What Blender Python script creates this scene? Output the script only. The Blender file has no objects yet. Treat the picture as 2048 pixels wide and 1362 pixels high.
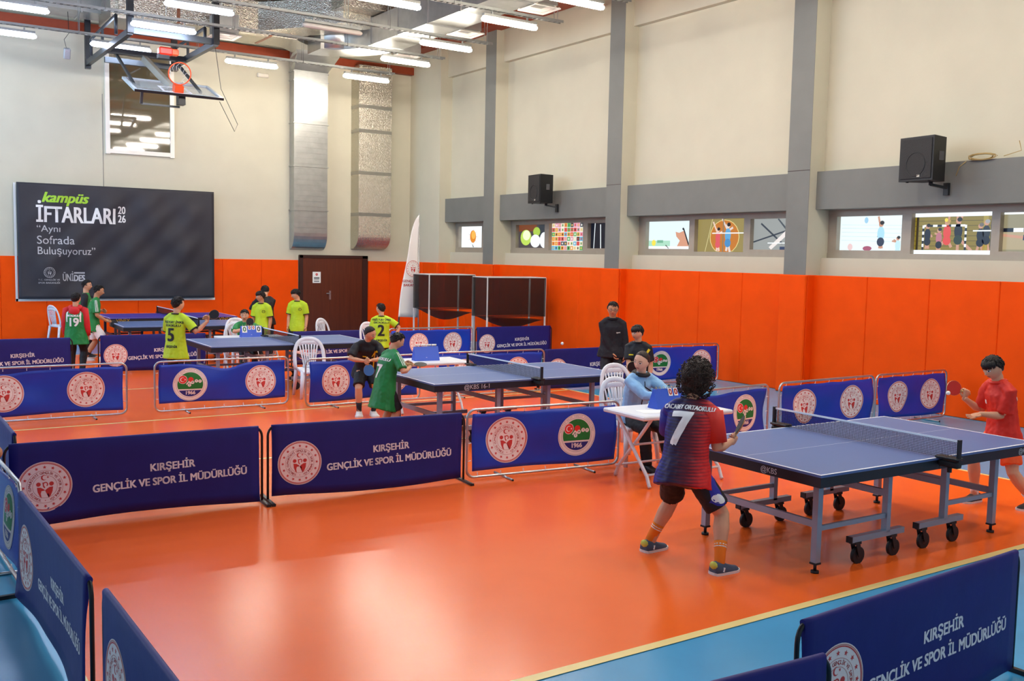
import bpy, bmesh, math, random
from math import sin, cos, pi, radians as R
from mathutils import Vector as V, Matrix as M, noise
from mathutils.bvhtree import BVHTree
random.seed(7)
S = bpy.context.scene
COL = S.collection

# ------------------------------------------------------------------ camera, world, exposure
F_PX, YAW, PITCH, ROLL, CAM_H = 1977.66, 0.5904, 0.0855, 0.0196, 2.2537
fw = V((sin(YAW) * cos(PITCH), cos(YAW) * cos(PITCH), -sin(PITCH)))
rt = V((cos(YAW), -sin(YAW), 0)); up = rt.cross(fw)
r2 = rt * cos(ROLL) + up * sin(ROLL); u2 = up * cos(ROLL) - rt * sin(ROLL)
cd = bpy.data.cameras.new('camera'); cam = bpy.data.objects.new('camera', cd); COL.objects.link(cam)
cd.sensor_width = 36.0; cd.lens = F_PX / 2048 * 36.0; cd.clip_end = 200
m = M((r2, u2, -fw)).transposed().to_4x4(); m.translation = V((0, 0, CAM_H)); cam.matrix_world = m
S.camera = cam
w = bpy.data.worlds.new('world'); S.world = w; w.use_nodes = True
w.node_tree.nodes['Background'].inputs[0].default_value = (0.74, 0.86, 1.0, 1)
w.node_tree.nodes['Background'].inputs[1].default_value = 0.28
S.view_settings.view_transform = 'Standard'; S.view_settings.look = 'None'
S.view_settings.exposure = 0.97; S.view_settings.gamma = 1.0; S.view_settings.use_curve_mapping = False
LAMP_POWER = 48.0       # radiance of the fluorescent tubes
def area(name, loc, rot, sx, sy, power, col):
    l = bpy.data.lights.new(name, 'AREA'); l.shape = 'RECTANGLE'; l.size = sx; l.size_y = sy
    l.energy = power; l.color = col
    o = bpy.data.objects.new(name, l); COL.objects.link(o); o.location = loc; o.rotation_euler = rot
    return o
# daylight from the window band of the hall's left side (outside the frame)
area('daylight', (-7.6, 20.5, 5.2), (0, R(-88), 0), 3.0, 8.0, 420.0, (0.5, 0.75, 1.0))

# ------------------------------------------------------------------ helpers
def lin(c): return c / 12.92 if c <= 0.04045 else ((c + 0.055) / 1.055) ** 2.4
def hexc(h): h = h.lstrip('#'); return tuple(lin(int(h[i:i + 2], 16) / 255) for i in (0, 2, 4)) + (1,)
MATS = {}
def mat(name, col='#808080', rough=0.5, metal=0.0, spec=0.5, var=0.0, vscale=6.0, bump=0.0, bscale=40.0, emit=None, estr=1.0,
        coat=0.0, col2=None, alpha=1.0, trans=0.0, ior=1.45, stretch=None):
    if name in MATS: return MATS[name]
    m = bpy.data.materials.new(name); m.use_nodes = True; MATS[name] = m
    nt = m.node_tree; N = nt.nodes; L = nt.links; b = N['Principled BSDF']
    c = hexc(col)
    b.inputs['Base Color'].default_value = c; b.inputs['Roughness'].default_value = rough
    b.inputs['Metallic'].default_value = metal; b.inputs['Specular IOR Level'].default_value = spec
    b.inputs['Coat Weight'].default_value = coat; b.inputs['Coat Roughness'].default_value = 0.08
    b.inputs['Alpha'].default_value = alpha; b.inputs['Transmission Weight'].default_value = trans; b.inputs['IOR'].default_value = ior
    if emit: b.inputs['Emission Color'].default_value = hexc(emit); b.inputs['Emission Strength'].default_value = estr
    if var or col2 or bump:
        tc = N.new('ShaderNodeTexCoord'); src = tc.outputs['Object']
        if stretch:
            mp = N.new('ShaderNodeMapping'); mp.inputs['Scale'].default_value = stretch; L.new(src, mp.inputs[0]); src = mp.outputs[0]
    if var or col2:
        n = N.new('ShaderNodeTexNoise'); n.inputs['Scale'].default_value = vscale; n.inputs['Detail'].default_value = 5; L.new(src, n.inputs[0])
        cr = N.new('ShaderNodeValToRGB'); L.new(n.outputs[0], cr.inputs[0])
        c2 = hexc(col2) if col2 else tuple(max(0, x * (1 - var)) for x in c[:3]) + (1,)
        c1 = c if col2 else tuple(min(1, x * (1 + var)) for x in c[:3]) + (1,)
        cr.color_ramp.elements[0].position = 0.3; cr.color_ramp.elements[1].position = 0.7
        cr.color_ramp.elements[0].color = c2; cr.color_ramp.elements[1].color = c1
        L.new(cr.outputs[0], b.inputs['Base Color'])
    if bump:
        n2 = N.new('ShaderNodeTexNoise'); n2.inputs['Scale'].default_value = bscale; n2.inputs['Detail'].default_value = 4; L.new(src, n2.inputs[0])
        bp = N.new('ShaderNodeBump'); bp.inputs['Strength'].default_value = bump; bp.inputs['Distance'].default_value = 0.02
        L.new(n2.outputs[0], bp.inputs['Height']); L.new(bp.outputs[0], b.inputs['Normal'])
    return m

class MB:
    """collects shapes, with materials, and links them as ONE mesh object"""
    def __init__(s): s.bm = bmesh.new(); s.ml = []
    def mi(s, m):
        if m is None: return 0
        if m not in s.ml: s.ml.append(m)
        return s.ml.index(m)
    def quad(s, pts, m=None, smooth=False):
        f = s.bm.faces.new([s.bm.verts.new(p) for p in pts]); f.material_index = s.mi(m); f.smooth = smooth; return s
    def box(s, c, d, m=None, rot=None, bev=0.0):
        x, y, z = d[0] / 2, d[1] / 2, d[2] / 2; c = V(c); rm = rot or M.Identity(3); k = s.mi(m)
        if bev:
            b = min(bev, x * .98, y * .98, z * .98); vs = {}
            for sx in (-1, 1):
                for sy in (-1, 1):
                    for sz in (-1, 1):
                        vs[sx, sy, sz] = [s.bm.verts.new(c + rm @ V(p)) for p in ((sx * x, sy * (y - b), sz * (z - b)), (sx * (x - b), sy * y, sz * (z - b)), (sx * (x - b), sy * (y - b), sz * z))]
            def F(l):
                f = s.bm.faces.new(l); f.material_index = k
            for a in (-1, 1):
                F([vs[a, p, q][0] for p, q in ((-1, -1), (1, -1), (1, 1), (-1, 1))])
                F([vs[p, a, q][1] for p, q in ((-1, -1), (1, -1), (1, 1), (-1, 1))])
                F([vs[p, q, a][2] for p, q in ((-1, -1), (1, -1), (1, 1), (-1, 1))])
                for e in (-1, 1):
                    F([vs[a, e, -1][0], vs[a, e, 1][0], vs[a, e, 1][1], vs[a, e, -1][1]])
                    F([vs[a, -1, e][0], vs[a, 1, e][0], vs[a, 1, e][2], vs[a, -1, e][2]])
                    F([vs[-1, a, e][1], vs[1, a, e][1], vs[1, a, e][2], vs[-1, a, e][2]])
                    for g in (-1, 1): F(vs[a, e, g])
            return s
        v = [s.bm.verts.new(c + rm @ V((i * x, j * y, l * z))) for i in (-1, 1) for j in (-1, 1) for l in (-1, 1)]
        for q in ((0, 1, 3, 2), (4, 6, 7, 5), (0, 4, 5, 1), (2, 3, 7, 6), (0, 2, 6, 4), (1, 5, 7, 3)):
            s.bm.faces.new([v[i] for i in q]).material_index = k
        return s
    def bar(s, a, b, wd, hd, m=None, upv=(0, 0, 1)):
        a, b = V(a), V(b); d = b - a; l = d.length; d.normalize(); u = V(upv)
        if abs(d.dot(u)) > .98: u = V((0, 1, 0))
        x = d.cross(u).normalized(); u = x.cross(d)
        return s.box((a + b) / 2, (wd, l, hd), m, M((x, d, u)).transposed())
    def rings(s, rs, m=None, caps=True, smooth=True, closed=False):
        k = s.mi(m); vr = [[s.bm.verts.new(p) for p in r] for r in rs]; n = len(vr[0])
        for i in range(len(vr) if closed else len(vr) - 1):
            A, B = vr[i], vr[(i + 1) % len(vr)]
            for j in range(n):
                f = s.bm.faces.new((A[j], A[(j + 1) % n], B[(j + 1) % n], B[j])); f.material_index = k; f.smooth = smooth
        if caps and not closed:
            for r, fl in ((vr[0], 1), (vr[-1], 0)):
                f = s.bm.faces.new(r[::-1] if fl else r); f.material_index = k; f.smooth = False
        return s
    def tube(s, pts, r, m=None, seg=8, closed=False, r2=None, caps=True, ref=None):
        """round (or elliptical: r across, r2 along ref) tube through points; r may be a list"""
        pts = [V(p) for p in pts]; n = len(pts); rs = []
        prev = None
        for i, p in enumerate(pts):
            if closed: t = pts[(i + 1) % n] - pts[i - 1]
            else: t = pts[min(i + 1, n - 1)] - pts[max(i - 1, 0)]
            t.normalize()
            if ref is not None: u = V(ref)
            elif prev is None: u = V((0, 0, 1)) if abs(t.z) < .9 else V((0, 1, 0))
            else: u = prev
            x = t.cross(u)
            if x.length < 1e-4: x = t.cross(V((1, .3, 0)))
            x.normalize(); u = x.cross(t).normalized(); prev = u
            ra = r[i] if isinstance(r, (list, tuple)) else r
            rb = ra if r2 is None else (r2[i] if isinstance(r2, (list, tuple)) else r2)
            rs.append([p + x * ra * cos(2 * pi * j / seg) + u * rb * sin(2 * pi * j / seg) for j in range(seg)])
        return s.rings(rs, m, caps, True, closed)
    def cyl(s, a, b, r, m=None, seg=16): return s.tube([a, b], r, m, seg)
    def ball(s, c, r, m=None, u=12, v=8, rot=None):
        c = V(c); r = V(r) if not isinstance(r, (int, float)) else V((r, r, r)); rm = rot or M.Identity(3); rs = []
        for i in range(v + 1):
            t = pi * i / v; t = min(max(t, .02), pi - .02)
            rs.append([c + rm @ V((r.x * sin(t) * cos(2 * pi * j / u), r.y * sin(t) * sin(2 * pi * j / u), -r.z * cos(t))) for j in range(u)])
        return s.rings(rs, m)
    def disc(s, c, r, m=None, n=20, ax=(0, 0, 1)):
        ax = V(ax).normalized(); u = V((1, 0, 0)) if abs(ax.x) < .9 else V((0, 1, 0)); x = ax.cross(u).normalized(); y = ax.cross(x)
        return s.quad([V(c) + x * r * cos(2 * pi * i / n) + y * r * sin(2 * pi * i / n) for i in range(n)], m)
    def grid(s, fn, nu, nv, m=None, smooth=True, mfn=None):
        k = s.mi(m); g = [[s.bm.verts.new(fn(i / nu, j / nv)) for j in range(nv + 1)] for i in range(nu + 1)]
        for i in range(nu):
            for j in range(nv):
                f = s.bm.faces.new((g[i][j], g[i + 1][j], g[i + 1][j + 1], g[i][j + 1])); f.smooth = smooth
                f.material_index = s.mi(mfn((i + .5) / nu, (j + .5) / nv)) if mfn else k
        return s
    def mesh(s, name):
        me = bpy.data.meshes.new(name); s.bm.normal_update(); s.bm.to_mesh(me); s.bm.free()
        for x in s.ml: me.materials.append(x)
        return me
    def build(s, name, parent=None, label=None, fix=True):
        if fix: bmesh.ops.recalc_face_normals(s.bm, faces=s.bm.faces)
        return link(name, s.mesh(name), parent, label)
def link(name, me, parent=None, label=None, loc=None, rz=None):
    o = bpy.data.objects.new(name, me); COL.objects.link(o)
    if parent: o.parent = parent
    if label: o['label'] = label
    if loc is not None: o.location = loc
    if rz is not None: o.rotation_euler = (0, 0, rz)
    return o
def thing(name, label, cat, loc=(0, 0, 0), rz=0.0, group=None):
    o = bpy.data.objects.new(name, None); COL.objects.link(o); o.empty_display_size = .1
    o.location = loc; o.rotation_euler = (0, 0, rz); return tag(o, label, cat, group)
def tag(o, label, cat, group=None):
    o['label'] = label; o['category'] = cat
    if group: o['group'] = group
    return o
def struct(o, label=None):
    o['kind'] = 'structure'
    if label: o['label'] = label
    return o
def dup(root, loc, rz, label, group=None):
    r = root.copy(); COL.objects.link(r); r.location = loc; r.rotation_euler = (0, 0, rz); r['label'] = label
    if group: r['group'] = group
    kids(root, r); return r
def kids(a, b):
    for ch in list(a.children):
        c = ch.copy(); COL.objects.link(c); c.parent = b; kids(ch, c)

# ---- lettering and flat shapes as triangles in 2D
_tc = {}
def glyphs(txt, size=1.0, bold=0.0, sx=1.0, shear=0.0, align='CENTER', space=1.0, line=1.0):
    key = (txt, size, bold, sx, shear, align, space, line)
    if key in _tc: return _tc[key]
    cu = bpy.data.curves.new('t', 'FONT'); cu.body = txt; cu.size = size; cu.shear = shear
    cu.align_x = align; cu.align_y = 'CENTER'; cu.space_character = space; cu.space_line = line; cu.dimensions = '2D'; cu.fill_mode = 'BOTH'
    cu.resolution_u = 3
    o = bpy.data.objects.new('t', cu); COL.objects.link(o)
    dg = bpy.context.evaluated_depsgraph_get(); me = bpy.data.meshes.new_from_object(o.evaluated_get(dg))
    vs = [(v.co.x * sx, v.co.y) for v in me.vertices]; fs = [tuple(p.vertices) for p in me.polygons]
    bpy.data.objects.remove(o); bpy.data.curves.remove(cu); bpy.data.meshes.remove(me)
    if bold > .0004:      # bolder strokes from shifted copies
        n = len(vs); sh = [(-bold, -bold * .5), (bold, -bold * .5), (-bold, bold * .5), (bold, bold * .5)]; b0 = fs
        vs = [(x + dx, y + dy) for dx, dy in sh for x, y in vs]; fs = [tuple(i + k * n for i in f) for k in range(4) for f in b0]
    _tc[key] = (vs, fs); return vs, fs
def ring2(r0, r1, n=40, a0=0, a1=2 * pi):
    vs = []; fs = []
    for i in range(n + 1):
        a = a0 + (a1 - a0) * i / n; vs += [(r0 * cos(a), r0 * sin(a)), (r1 * cos(a), r1 * sin(a))]
        if i: fs.append((2 * i - 2, 2 * i - 1, 2 * i + 1, 2 * i))
    return vs, fs
def poly2(pts): return list(pts), [tuple(range(len(pts)))]
def disc2(r, n=36, c=(0, 0)): return poly2([(c[0] + r * cos(2 * pi * i / n), c[1] + r * sin(2 * pi * i / n)) for i in range(n)])
def star2(r, c=(0, 0), a0=pi / 2, k=.42):
    return poly2([(c[0] + (r if i % 2 == 0 else r * k) * cos(a0 + pi * i / 5), c[1] + (r if i % 2 == 0 else r * k) * sin(a0 + pi * i / 5)) for i in range(10)])
def rect2(x0, y0, x1, y1): return poly2([(x0, y0), (x1, y0), (x1, y1), (x0, y1)])
def xf(vf, sc=1.0, dx=0.0, dy=0.0, rot=0.0):
    c, s_ = cos(rot), sin(rot)
    return [(sc * (x * c - y * s_) + dx, sc * (x * s_ + y * c) + dy) for x, y in vf[0]], vf[1]
def decal(shapes, fn, name, parent, maxlen=.06, label=None, flip=False):
    """shapes: list of ((verts, faces), material, lift); fn(u, v, lift) -> point on the carrying surface"""
    mb = MB()
    for (vs, fs), m, lift in shapes:
        b = bmesh.new(); bv = [b.verts.new((x, y, 0)) for x, y in vs]
        for f in fs:
            try: b.faces.new([bv[i] for i in f])
            except ValueError: pass
        bmesh.ops.triangulate(b, faces=b.faces)
        for _ in range(5):
            es = [e for e in b.edges if e.calc_length() > maxlen]
            if not es: break
            bmesh.ops.subdivide_edges(b, edges=es, cuts=1)
            bmesh.ops.triangulate(b, faces=[f for f in b.faces if len(f.verts) > 3])
        k = mb.mi(m); mp = {}
        for v in b.verts:
            p = fn(v.co.x, v.co.y, lift); mp[v] = mb.bm.verts.new(p) if p is not None else None
        for f in b.faces:
            l = [mp[v] for v in f.verts]
            if None in l: continue
            g = mb.bm.faces.new(l[::-1] if flip else l); g.material_index = k; g.smooth = True
        b.free()
    return mb.build(name, parent, label, fix=False)
def bez(p0, p1, p2, p3, n=10):
    return [tuple((1 - t) ** 3 * a + 3 * (1 - t) ** 2 * t * b + 3 * (1 - t) * t * t * c + t ** 3 * d for a, b, c, d in zip(p0, p1, p2, p3)) for t in [i / n for i in range(n + 1)]]
def arc(c, r, a0, a1, n=6, ax=0):
    """arc in the x-z plane (ax=0) around c"""
    return [V((c[0] + r * cos(a0 + (a1 - a0) * i / n), c[1], c[2] + r * sin(a0 + (a1 - a0) * i / n))) for i in range(n + 1)]
def rot3(x=0, y=0, z=0): return (M.Rotation(z, 3, 'Z') @ M.Rotation(y, 3, 'Y') @ M.Rotation(x, 3, 'X'))
# ------------------------------------------------------------------ materials of the hall
CREAM = mat('cream_plaster', '#cac5af', .75, var=.03, vscale=1.5, bump=.06, bscale=30)
GREY = mat('grey_paint', '#777873', .65, var=.04, vscale=3, bump=.05)
ORANGE = mat('orange_vinyl_pad', '#f24e02', .6, spec=.12, var=.05, vscale=2.5, bump=.10, bscale=3.0)
FLOOR_O = mat('orange_court_vinyl', '#ff6c24', .22, spec=.36, var=.05, vscale=1.3, bump=.015, bscale=4)
FLOOR_B = mat('blue_court_vinyl', '#48a0cc', .24, spec=.4, var=.06, vscale=1.5, bump=.015, bscale=4)
LINE_Y = mat('yellow_line_paint', '#f3d98a', .35)
STEEL_O = mat('orange_steel', '#8f3817', .5, var=.08)
DECK = mat('dark_roof_deck', '#5a4c42', .7, var=.15, vscale=2)
GALV = mat('galvanised_sheet', '#b4b6b4', .33, metal=.85, var=.08, vscale=5, bump=.05, bscale=8)
FOIL = mat('aluminium_foil_wrap', '#e2dccd', .22, metal=.95, col2='#a39d8e', vscale=45, bump=1.0, bscale=38)
TRAY = mat('galvanised_tray', '#8d8f8c', .45, metal=.7)
WHITE_P = mat('white_plastic', '#dfe2e6', .4, var=.02)
BLACK_M = mat('black_metal', '#15161a', .4, spec=.5)
BLACK_P = mat('black_plastic', '#17171a', .55)
CHROME = mat('chrome_tube', '#b9bbbd', .3, metal=.9)
TAUPE = mat('taupe_aluminium', '#a59b8d', .5, metal=.2, var=.04)
WOOD_D = mat('brown_door_veneer', '#5b2713', .4, var=.16, vscale=3, stretch=(8, 8, .5))
DOORFR = mat('dark_brown_frame', '#36170f', .45)

XC, Y0, SP, CW, ZO, YB, CEIL = 13.385, 11.132, 4.886, .471, 2.026, 25.3725, 7.77
# ------------------------------------------------------------------ floor
f = MB(); f.box((2.8, 11.4, -.05), (22, 28, .1), FLOOR_B)
f.box((5.515, 13.2, .001), (9.17, 18.08, .004), FLOOR_O)
def fl(x0, y0, x1, y1, w=.055):
    if x0 == x1: f.quad([(x0 - w / 2, y0, .0045), (x0 + w / 2, y0, .0045), (x0 + w / 2, y1, .0045), (x0 - w / 2, y1, .0045)], LINE_Y)
    else: f.quad([(x0, y0 - w / 2, .0045), (x1, y0 - w / 2, .0045), (x1, y1 + w / 2, .0045), (x0, y1 + w / 2, .0045)], LINE_Y)
fl(.94, 4.17, 10.1, 4.17, .07); fl(.94, 22.24, 10.1, 22.24); fl(.94, 4.17, .94, 22.24); fl(10.1, 4.17, 10.1, 22.24)
fl(.94, 10.3, 10.1, 10.3, .05); fl(.94, 13.3, 10.1, 13.3, .06); fl(.94, 16.43, 10.1, 16.43, .05)
struct(f.build('floor'), 'glossy orange court on a light blue sports floor')

# ------------------------------------------------------------------ back wall, ceiling
b = MB(); b.box((2.7, YB + .1, 4.1), (22, .2, 8.4), CREAM)
for x in (5.126,): b.box((x, YB - .002, 4.1), (.012, .006, 3.6), GREY)
struct(b.build('wall_back'), 'cream back wall')
p = MB()
def pads(xs):
    for x0, x1 in zip(xs, xs[1:]):
        p.box(((x0 + x1) / 2, YB - .025, ZO / 2), (x1 - x0 - .004, .05, ZO), ORANGE, bev=.01)
pads([-8, -7, -6, -5, -4, -3, -2, -1, 0, .95, 1.9, 2.86, 3.82, 4.85, 5.88, 6.92, 7.97, 9.0, 10.02]); pads([12.07, 12.75, 13.37])
struct(p.build('trim_1'), 'orange padded panels along the back wall')
c = MB(); c.box((2.7, 11.4, 8.45), (22, 28.2, .1), DECK)
for i in range(70): c.box((2.7, -2.4 + i * .4, 8.37), (22, .16, .07), DECK)
struct(c.build('ceiling'), 'dark ribbed metal roof deck')
t = MB(); t.box((2.7, YB - .09, 7.36), (21.6, .18, .2), STEEL_O)
t.box((XC - .12, 11.4, CEIL + .3), (.5, 28, .6), STEEL_O)
for y in (17.0, 12.6, 8.2, 3.8):
    t.box((2.7, y, 7.83), (21.6, .03, .5), STEEL_O); t.box((2.7, y, 7.59), (21.6, .26, .04), STEEL_O); t.box((2.7, y, 8.07), (21.6, .26, .04), STEEL_O)
for x in (9.5, 6.3, 2.6, -1): t.box((x, 11.4, 8.2), (.2, 28, .26), STEEL_O)
struct(t.build('trim_2'), 'orange steel roof beams')

# ------------------------------------------------------------------ right wall with columns, beams, window recesses
wb = MB(); gp = MB(); D1, D2, DW = .36, .18, .57
def bay(y0, y1):          # y0 nearer column edge side, y1 farther; wall pieces of one bay
    L, mid = y1 - y0, (y0 + y1) / 2
    wb.box((XC + D1 + .2, mid, (3.76 + 8.4) / 2), (.4, L, 8.4 - 3.76), CREAM)
    wb.box((XC + .22 + .2, mid, (7.02 + 8.4) / 2), (.4, L, 8.4 - 7.02), CREAM)
    wb.box((XC + D2 + .29, mid, 3.445), (.58, L, .63), GREY)
    wb.box((XC + D1 + .2, mid, 1.16), (.4, L, 2.32), CREAM)
    n = max(1, round(L / 1.04))
    for i in range(n):
        gp.box((XC + .19, y0 + L * (i + .5) / n, ZO / 2), (.05, L / n - .004, ZO), ORANGE, bev=.01)
def col(y, w):
    wb.box((XC + .45, y + w / 2, 4.2), (.9, w, 8.4), CREAM)
    wb.box((XC - .003, y + w / 2, (CEIL + ZO) / 2), (.006, w, CEIL - ZO), GREY)
    gp.box((XC - .025, y + w / 2, ZO / 2), (.05, w + .1, ZO), ORANGE, bev=.018)
    gp.box((XC + .09, y - .025, ZO / 2), (.17, .05, ZO), ORANGE, bev=.012); gp.box((XC + .09, y + w + .025, ZO / 2), (.17, .05, ZO), ORANGE, bev=.012)
cols = [Y0 + k * SP for k in (-2, -1, 0, 1, 2)]
for y in cols: col(y, CW)
for y in cols[:-1]: bay(y + CW, y + SP)
bay(cols[-1] + CW, 23.65); bay(-2.6, cols[0])
wb.box((XC + .45, (23.65 + YB) / 2, 4.2), (.9, YB - 23.65, 8.4), CREAM)
gp.box((XC + .1, 23.625, ZO / 2), (.25, .05, ZO), ORANGE, bev=.012)
for i in range(2): gp.box((XC - .02, 23.65 + .86 * (i + .5), ZO / 2), (.05, .85, ZO), ORANGE, bev=.018)
for k in (-1, 0, 1): wb.box((XC - .004, Y0 + k * SP + CW / 2, 3.78), (.012, CW, .008), DOORFR)
struct(wb.build('wall_right'), 'cream right wall with grey columns and grey lintel beams')
struct(gp.build('trim_3'), 'orange padded panels along the right wall and its columns')

# windows with back-lit printed films
def em(h, s=1.0): return mat('film_' + h + '_%d' % (s * 100), '#101010', .3, emit=h, estr=s * .58)
def line2(a, b_, w):
    dx, dy = b_[0] - a[0], b_[1] - a[1]; l = math.hypot(dx, dy) or 1; nx, ny = -dy / l * w / 2, dx / l * w / 2
    return poly2([(a[0] + nx, a[1] + ny), (a[0] - nx, a[1] - ny), (b_[0] - nx, b_[1] - ny), (b_[0] + nx, b_[1] + ny)])
def ell2(cx, cy, rx, ry, n=20): return poly2([(cx + rx * cos(2 * pi * i / n), cy + ry * sin(2 * pi * i / n)) for i in range(n)])
W_, K_ = em('#f2fbff', 1.0), em('#141a2c', .6)
def player(x, y, s, top, bot, skin, hair, arms=((-.5, .9), (.4, .2)), legs=((-.25, -1.1), (.25, -1.1))):
    o = [(line2((x, y + .5 * s), (x + a * s, y + (.5 + bb) * s), .13 * s), skin, .003) for a, bb in arms]
    o += [(line2((x, y - .1 * s), (x + a * s, y + bb * s), .17 * s), skin, .003) for a, bb in legs]
    o += [(ell2(x, y + .25 * s, .24 * s, .42 * s), top, .004), (ell2(x, y - .22 * s, .25 * s, .26 * s), bot, .005),
          (disc2(.16 * s, 14, (x, y + .8 * s)), skin, .006), (ell2(x + .06 * s, y + .88 * s, .15 * s, .12 * s), hair, .007)]
    return o
SK, HR = em('#d9a184', .8), em('#2a1d1a', .6)
def pics(n, a):           # a = width / height of the pane; shapes live in 0..a by 0..1
    r = random.Random(n); o = []
    if n == 0:
        o = [(ell2(.5 * a, .52, .13 * a, .3), em('#e58a22', .9), .002), (ell2(.52 * a, .6, .09 * a, .2), em('#f6b24e', 1), .003)]
        o += [(line2((.5 * a, .5), (.5 * a + cos(t) * .2 * a, .5 + sin(t) * .4), .012), em('#8a6040', .7), .0015) for t in [i * .7 for i in range(9)]]
        o += [(poly2([(.45 * a, .2), (.55 * a, .02), (.5 * a, .02)]), em('#55606a', .7), .002)]
        return W_, o
    if n in (1, 4):
        o = [(line2((.1 * a, 0), (.13 * a, 1), .04), W_, .002), (line2((.32 * a, 0), (.3 * a, .95), .05), W_, .002)]
        o += player(.7 * a, .4, .55, em('#8f9fd8', .8), em('#5a64a8', .7), em('#b9bfe8', .8), W_, legs=((-.4, -.7), (.3, -.7)))
        return K_, o
    if n == 2:
        o = [(rect2(0, .72, .62 * a, 1), em('#8a4a2c', .7), .002), (ell2(.25 * a, .45, .19 * a, .34), em('#b9d85a', 1), .003), (ell2(.27 * a, .55, .13 * a, .22), em('#eaf5c8', 1), .004),
             (ell2(.62 * a, .7, .12 * a, .2), em('#a7c84a', 1), .003), (ell2(.58 * a, .3, .17 * a, .28), W_, .004), (ell2(.88 * a, .34, .15 * a, .34), W_, .004), (rect2(.7 * a, .5, a, 1), em('#3a4450', .6), .0015)]
        return em('#5a5258', .6), o
    if n == 3:
        cols_ = ['#e2564e', '#58b25a', '#eaa648', '#63b6d6', '#f0e2c0', '#3c3c44', '#e89ab0', '#f4a03c']
        for i in range(11):
            for j in range(6):
                o.append((rect2(a * (i + .03) / 11, (j + .05) / 6, a * (i + .97) / 11, (j + .95) / 6), em(r.choice(cols_), .85), .002))
                o.append((ell2(a * (i + .5) / 11, (j + .5) / 6, a * .018, .045, 8), em(r.choice(['#f5f5ee', '#2e2e36', '#c84a44', '#3a8a52', '#e8c070']), .9), .003))
        return W_, o
    if n == 5:
        o = [(rect2(0, 0, a, .1), W_, .004), (rect2(0, .1, .5 * a, .3), em('#a9d8c0', 1), .002), (disc2(.11, 18, (.12 * a, .22)), em('#f2dc50', 1), .003), (rect2(.2 * a, .22, .34 * a, .32), em('#79b89a', .9), .003),
             (poly2([(.62 * a, .62), (.7 * a, .58), (.82 * a, .66), (.88 * a, .3), (.98 * a, .1), (.66 * a, .1), (.72 * a, .3), (.64 * a, .45)]), em('#dca083', .9), .003),
             (line2((.8 * a, .72), (.92 * a, .15), .06), em('#33343c', .6), .004), (disc2(.045, 10, (.79 * a, .72)), em('#33343c', .6), .004), (line2((.4 * a, .14), (.47 * a, .02), .04), em('#4a4038', .6), .004)]
        return em('#dff1f6', 1.0), o
    if n == 6:
        o = [(ell2(.55 * a, .45, .3 * a, .52), em('#e8d48a', .9), .001), (ell2(.55 * a, .45, .285 * a, .5), em('#d2812f', .8), .002), (line2((.16 * a, 0), (.3 * a, 1), .02), em('#e6dca0', .9), .003)]
        o += player(.42 * a, .32, .42, em('#e05a64', .9), em('#e05a64', .9), em('#f0d0c0', .9), HR, legs=((-.1, -.7), (.15, -.7)))
        o += player(.62 * a, .38, .5, em('#62aadc', .9), em('#4a90c8', .9), em('#e8d8d0', .9), HR, legs=((-.1, -.7), (.2, -.8)))
        o += [(rect2(.515 * a, 0, .535 * a, 1), em('#9a8a70', .7), .008), (rect2(.3 * a, .55, a, .58), W_, .009)]
        return em('#a8975a', .75), o
    if n == 7:
        o = [(line2((.15 * a, .85), (.6 * a, .2), .06), em('#46505e', .6), .002), (line2((0, .25), (.7 * a, .62), .05), em('#46505e', .6), .002), (line2((.5 * a, 1), (.75 * a, .5), .07), em('#5a646e', .6), .002),
             (line2((.35 * a, .02), (.78 * a, .7), .16), em('#ece4e0', .95), .003), (ell2(.8 * a, .78, .14 * a, .2), em('#f4f0f4', 1), .004), (ell2(.84 * a, .78, .06 * a, .08), em('#4a3a5a', .6), .005), (rect2(.55 * a, 0, a, .1), em('#3c5078', .6), .005), (rect2(.3 * a, .2, a, .23), W_, .006)]
        return em('#a5aaa8', .8), o
    if n == 8:
        o = [(line2((.02 * a, y), (a, y - .05), .012), em('#c4dde2', 1), .002) for y in (.3, .42, .54, .66, .76)]
        o += player(.64 * a, .36, .5, em('#a8d8ee', 1), em('#33405a', .7), SK, HR, arms=((-.2, .75), (-.2, -.45)), legs=((-.05, -.6), (.1, -.6)))
        o += player(.9 * a, .06, .36, em('#bfe2f0', 1), em('#bfe2f0', 1), SK, HR, arms=((-.55, .1), (-.4, .2)), legs=((0, -.1),))
        o += [(ell2(.41 * a, .88, .03 * a, .09), em('#9cc8e4', 1), .003), (ell2(.44 * a, .06, .07 * a, .07), em('#b35a78', .8), .003), (ell2(.17 * a, .1, .04 * a, .1), em('#f0d0d0', .9), .003)]
        return em('#e6f5f8', 1.0), o
    if n == 9:
        o = [(line2((0, y), (a, y), .012), em('#6f5f1c', .5), .002) for y in (.2, .32, .44, .56, .68, .8, .9)]
        o += [(rect2(.02 * a, .1, .05 * a, .9), em('#4a3a1a', .5), .002), (rect2(.86 * a, .1, .92 * a, .92), em('#b4a040', .8), .003), (rect2(.95 * a, .1, a, .78), em('#20242c', .5), .003)]
        for i in range(9): o.append((rect2(a * (.12 + .058 * i), .66, a * (.12 + .058 * (i + 1)), .71), W_ if i % 2 == 0 else K_, .004))
        for i in range(8): o += [(rect2(.1 * a, .1 + .075 * i, .125 * a, .1 + .075 * (i + 1)), W_ if i % 2 else K_, .004), (rect2(.64 * a, .1 + .075 * i, .665 * a, .1 + .075 * (i + 1)), W_ if i % 2 else K_, .004)]
        o += player(.17 * a, .38, .36, K_, K_, SK, HR, arms=((.35, -.4), (.0, -.3)), legs=((-.1, -.7), (.1, -.7)))
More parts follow.
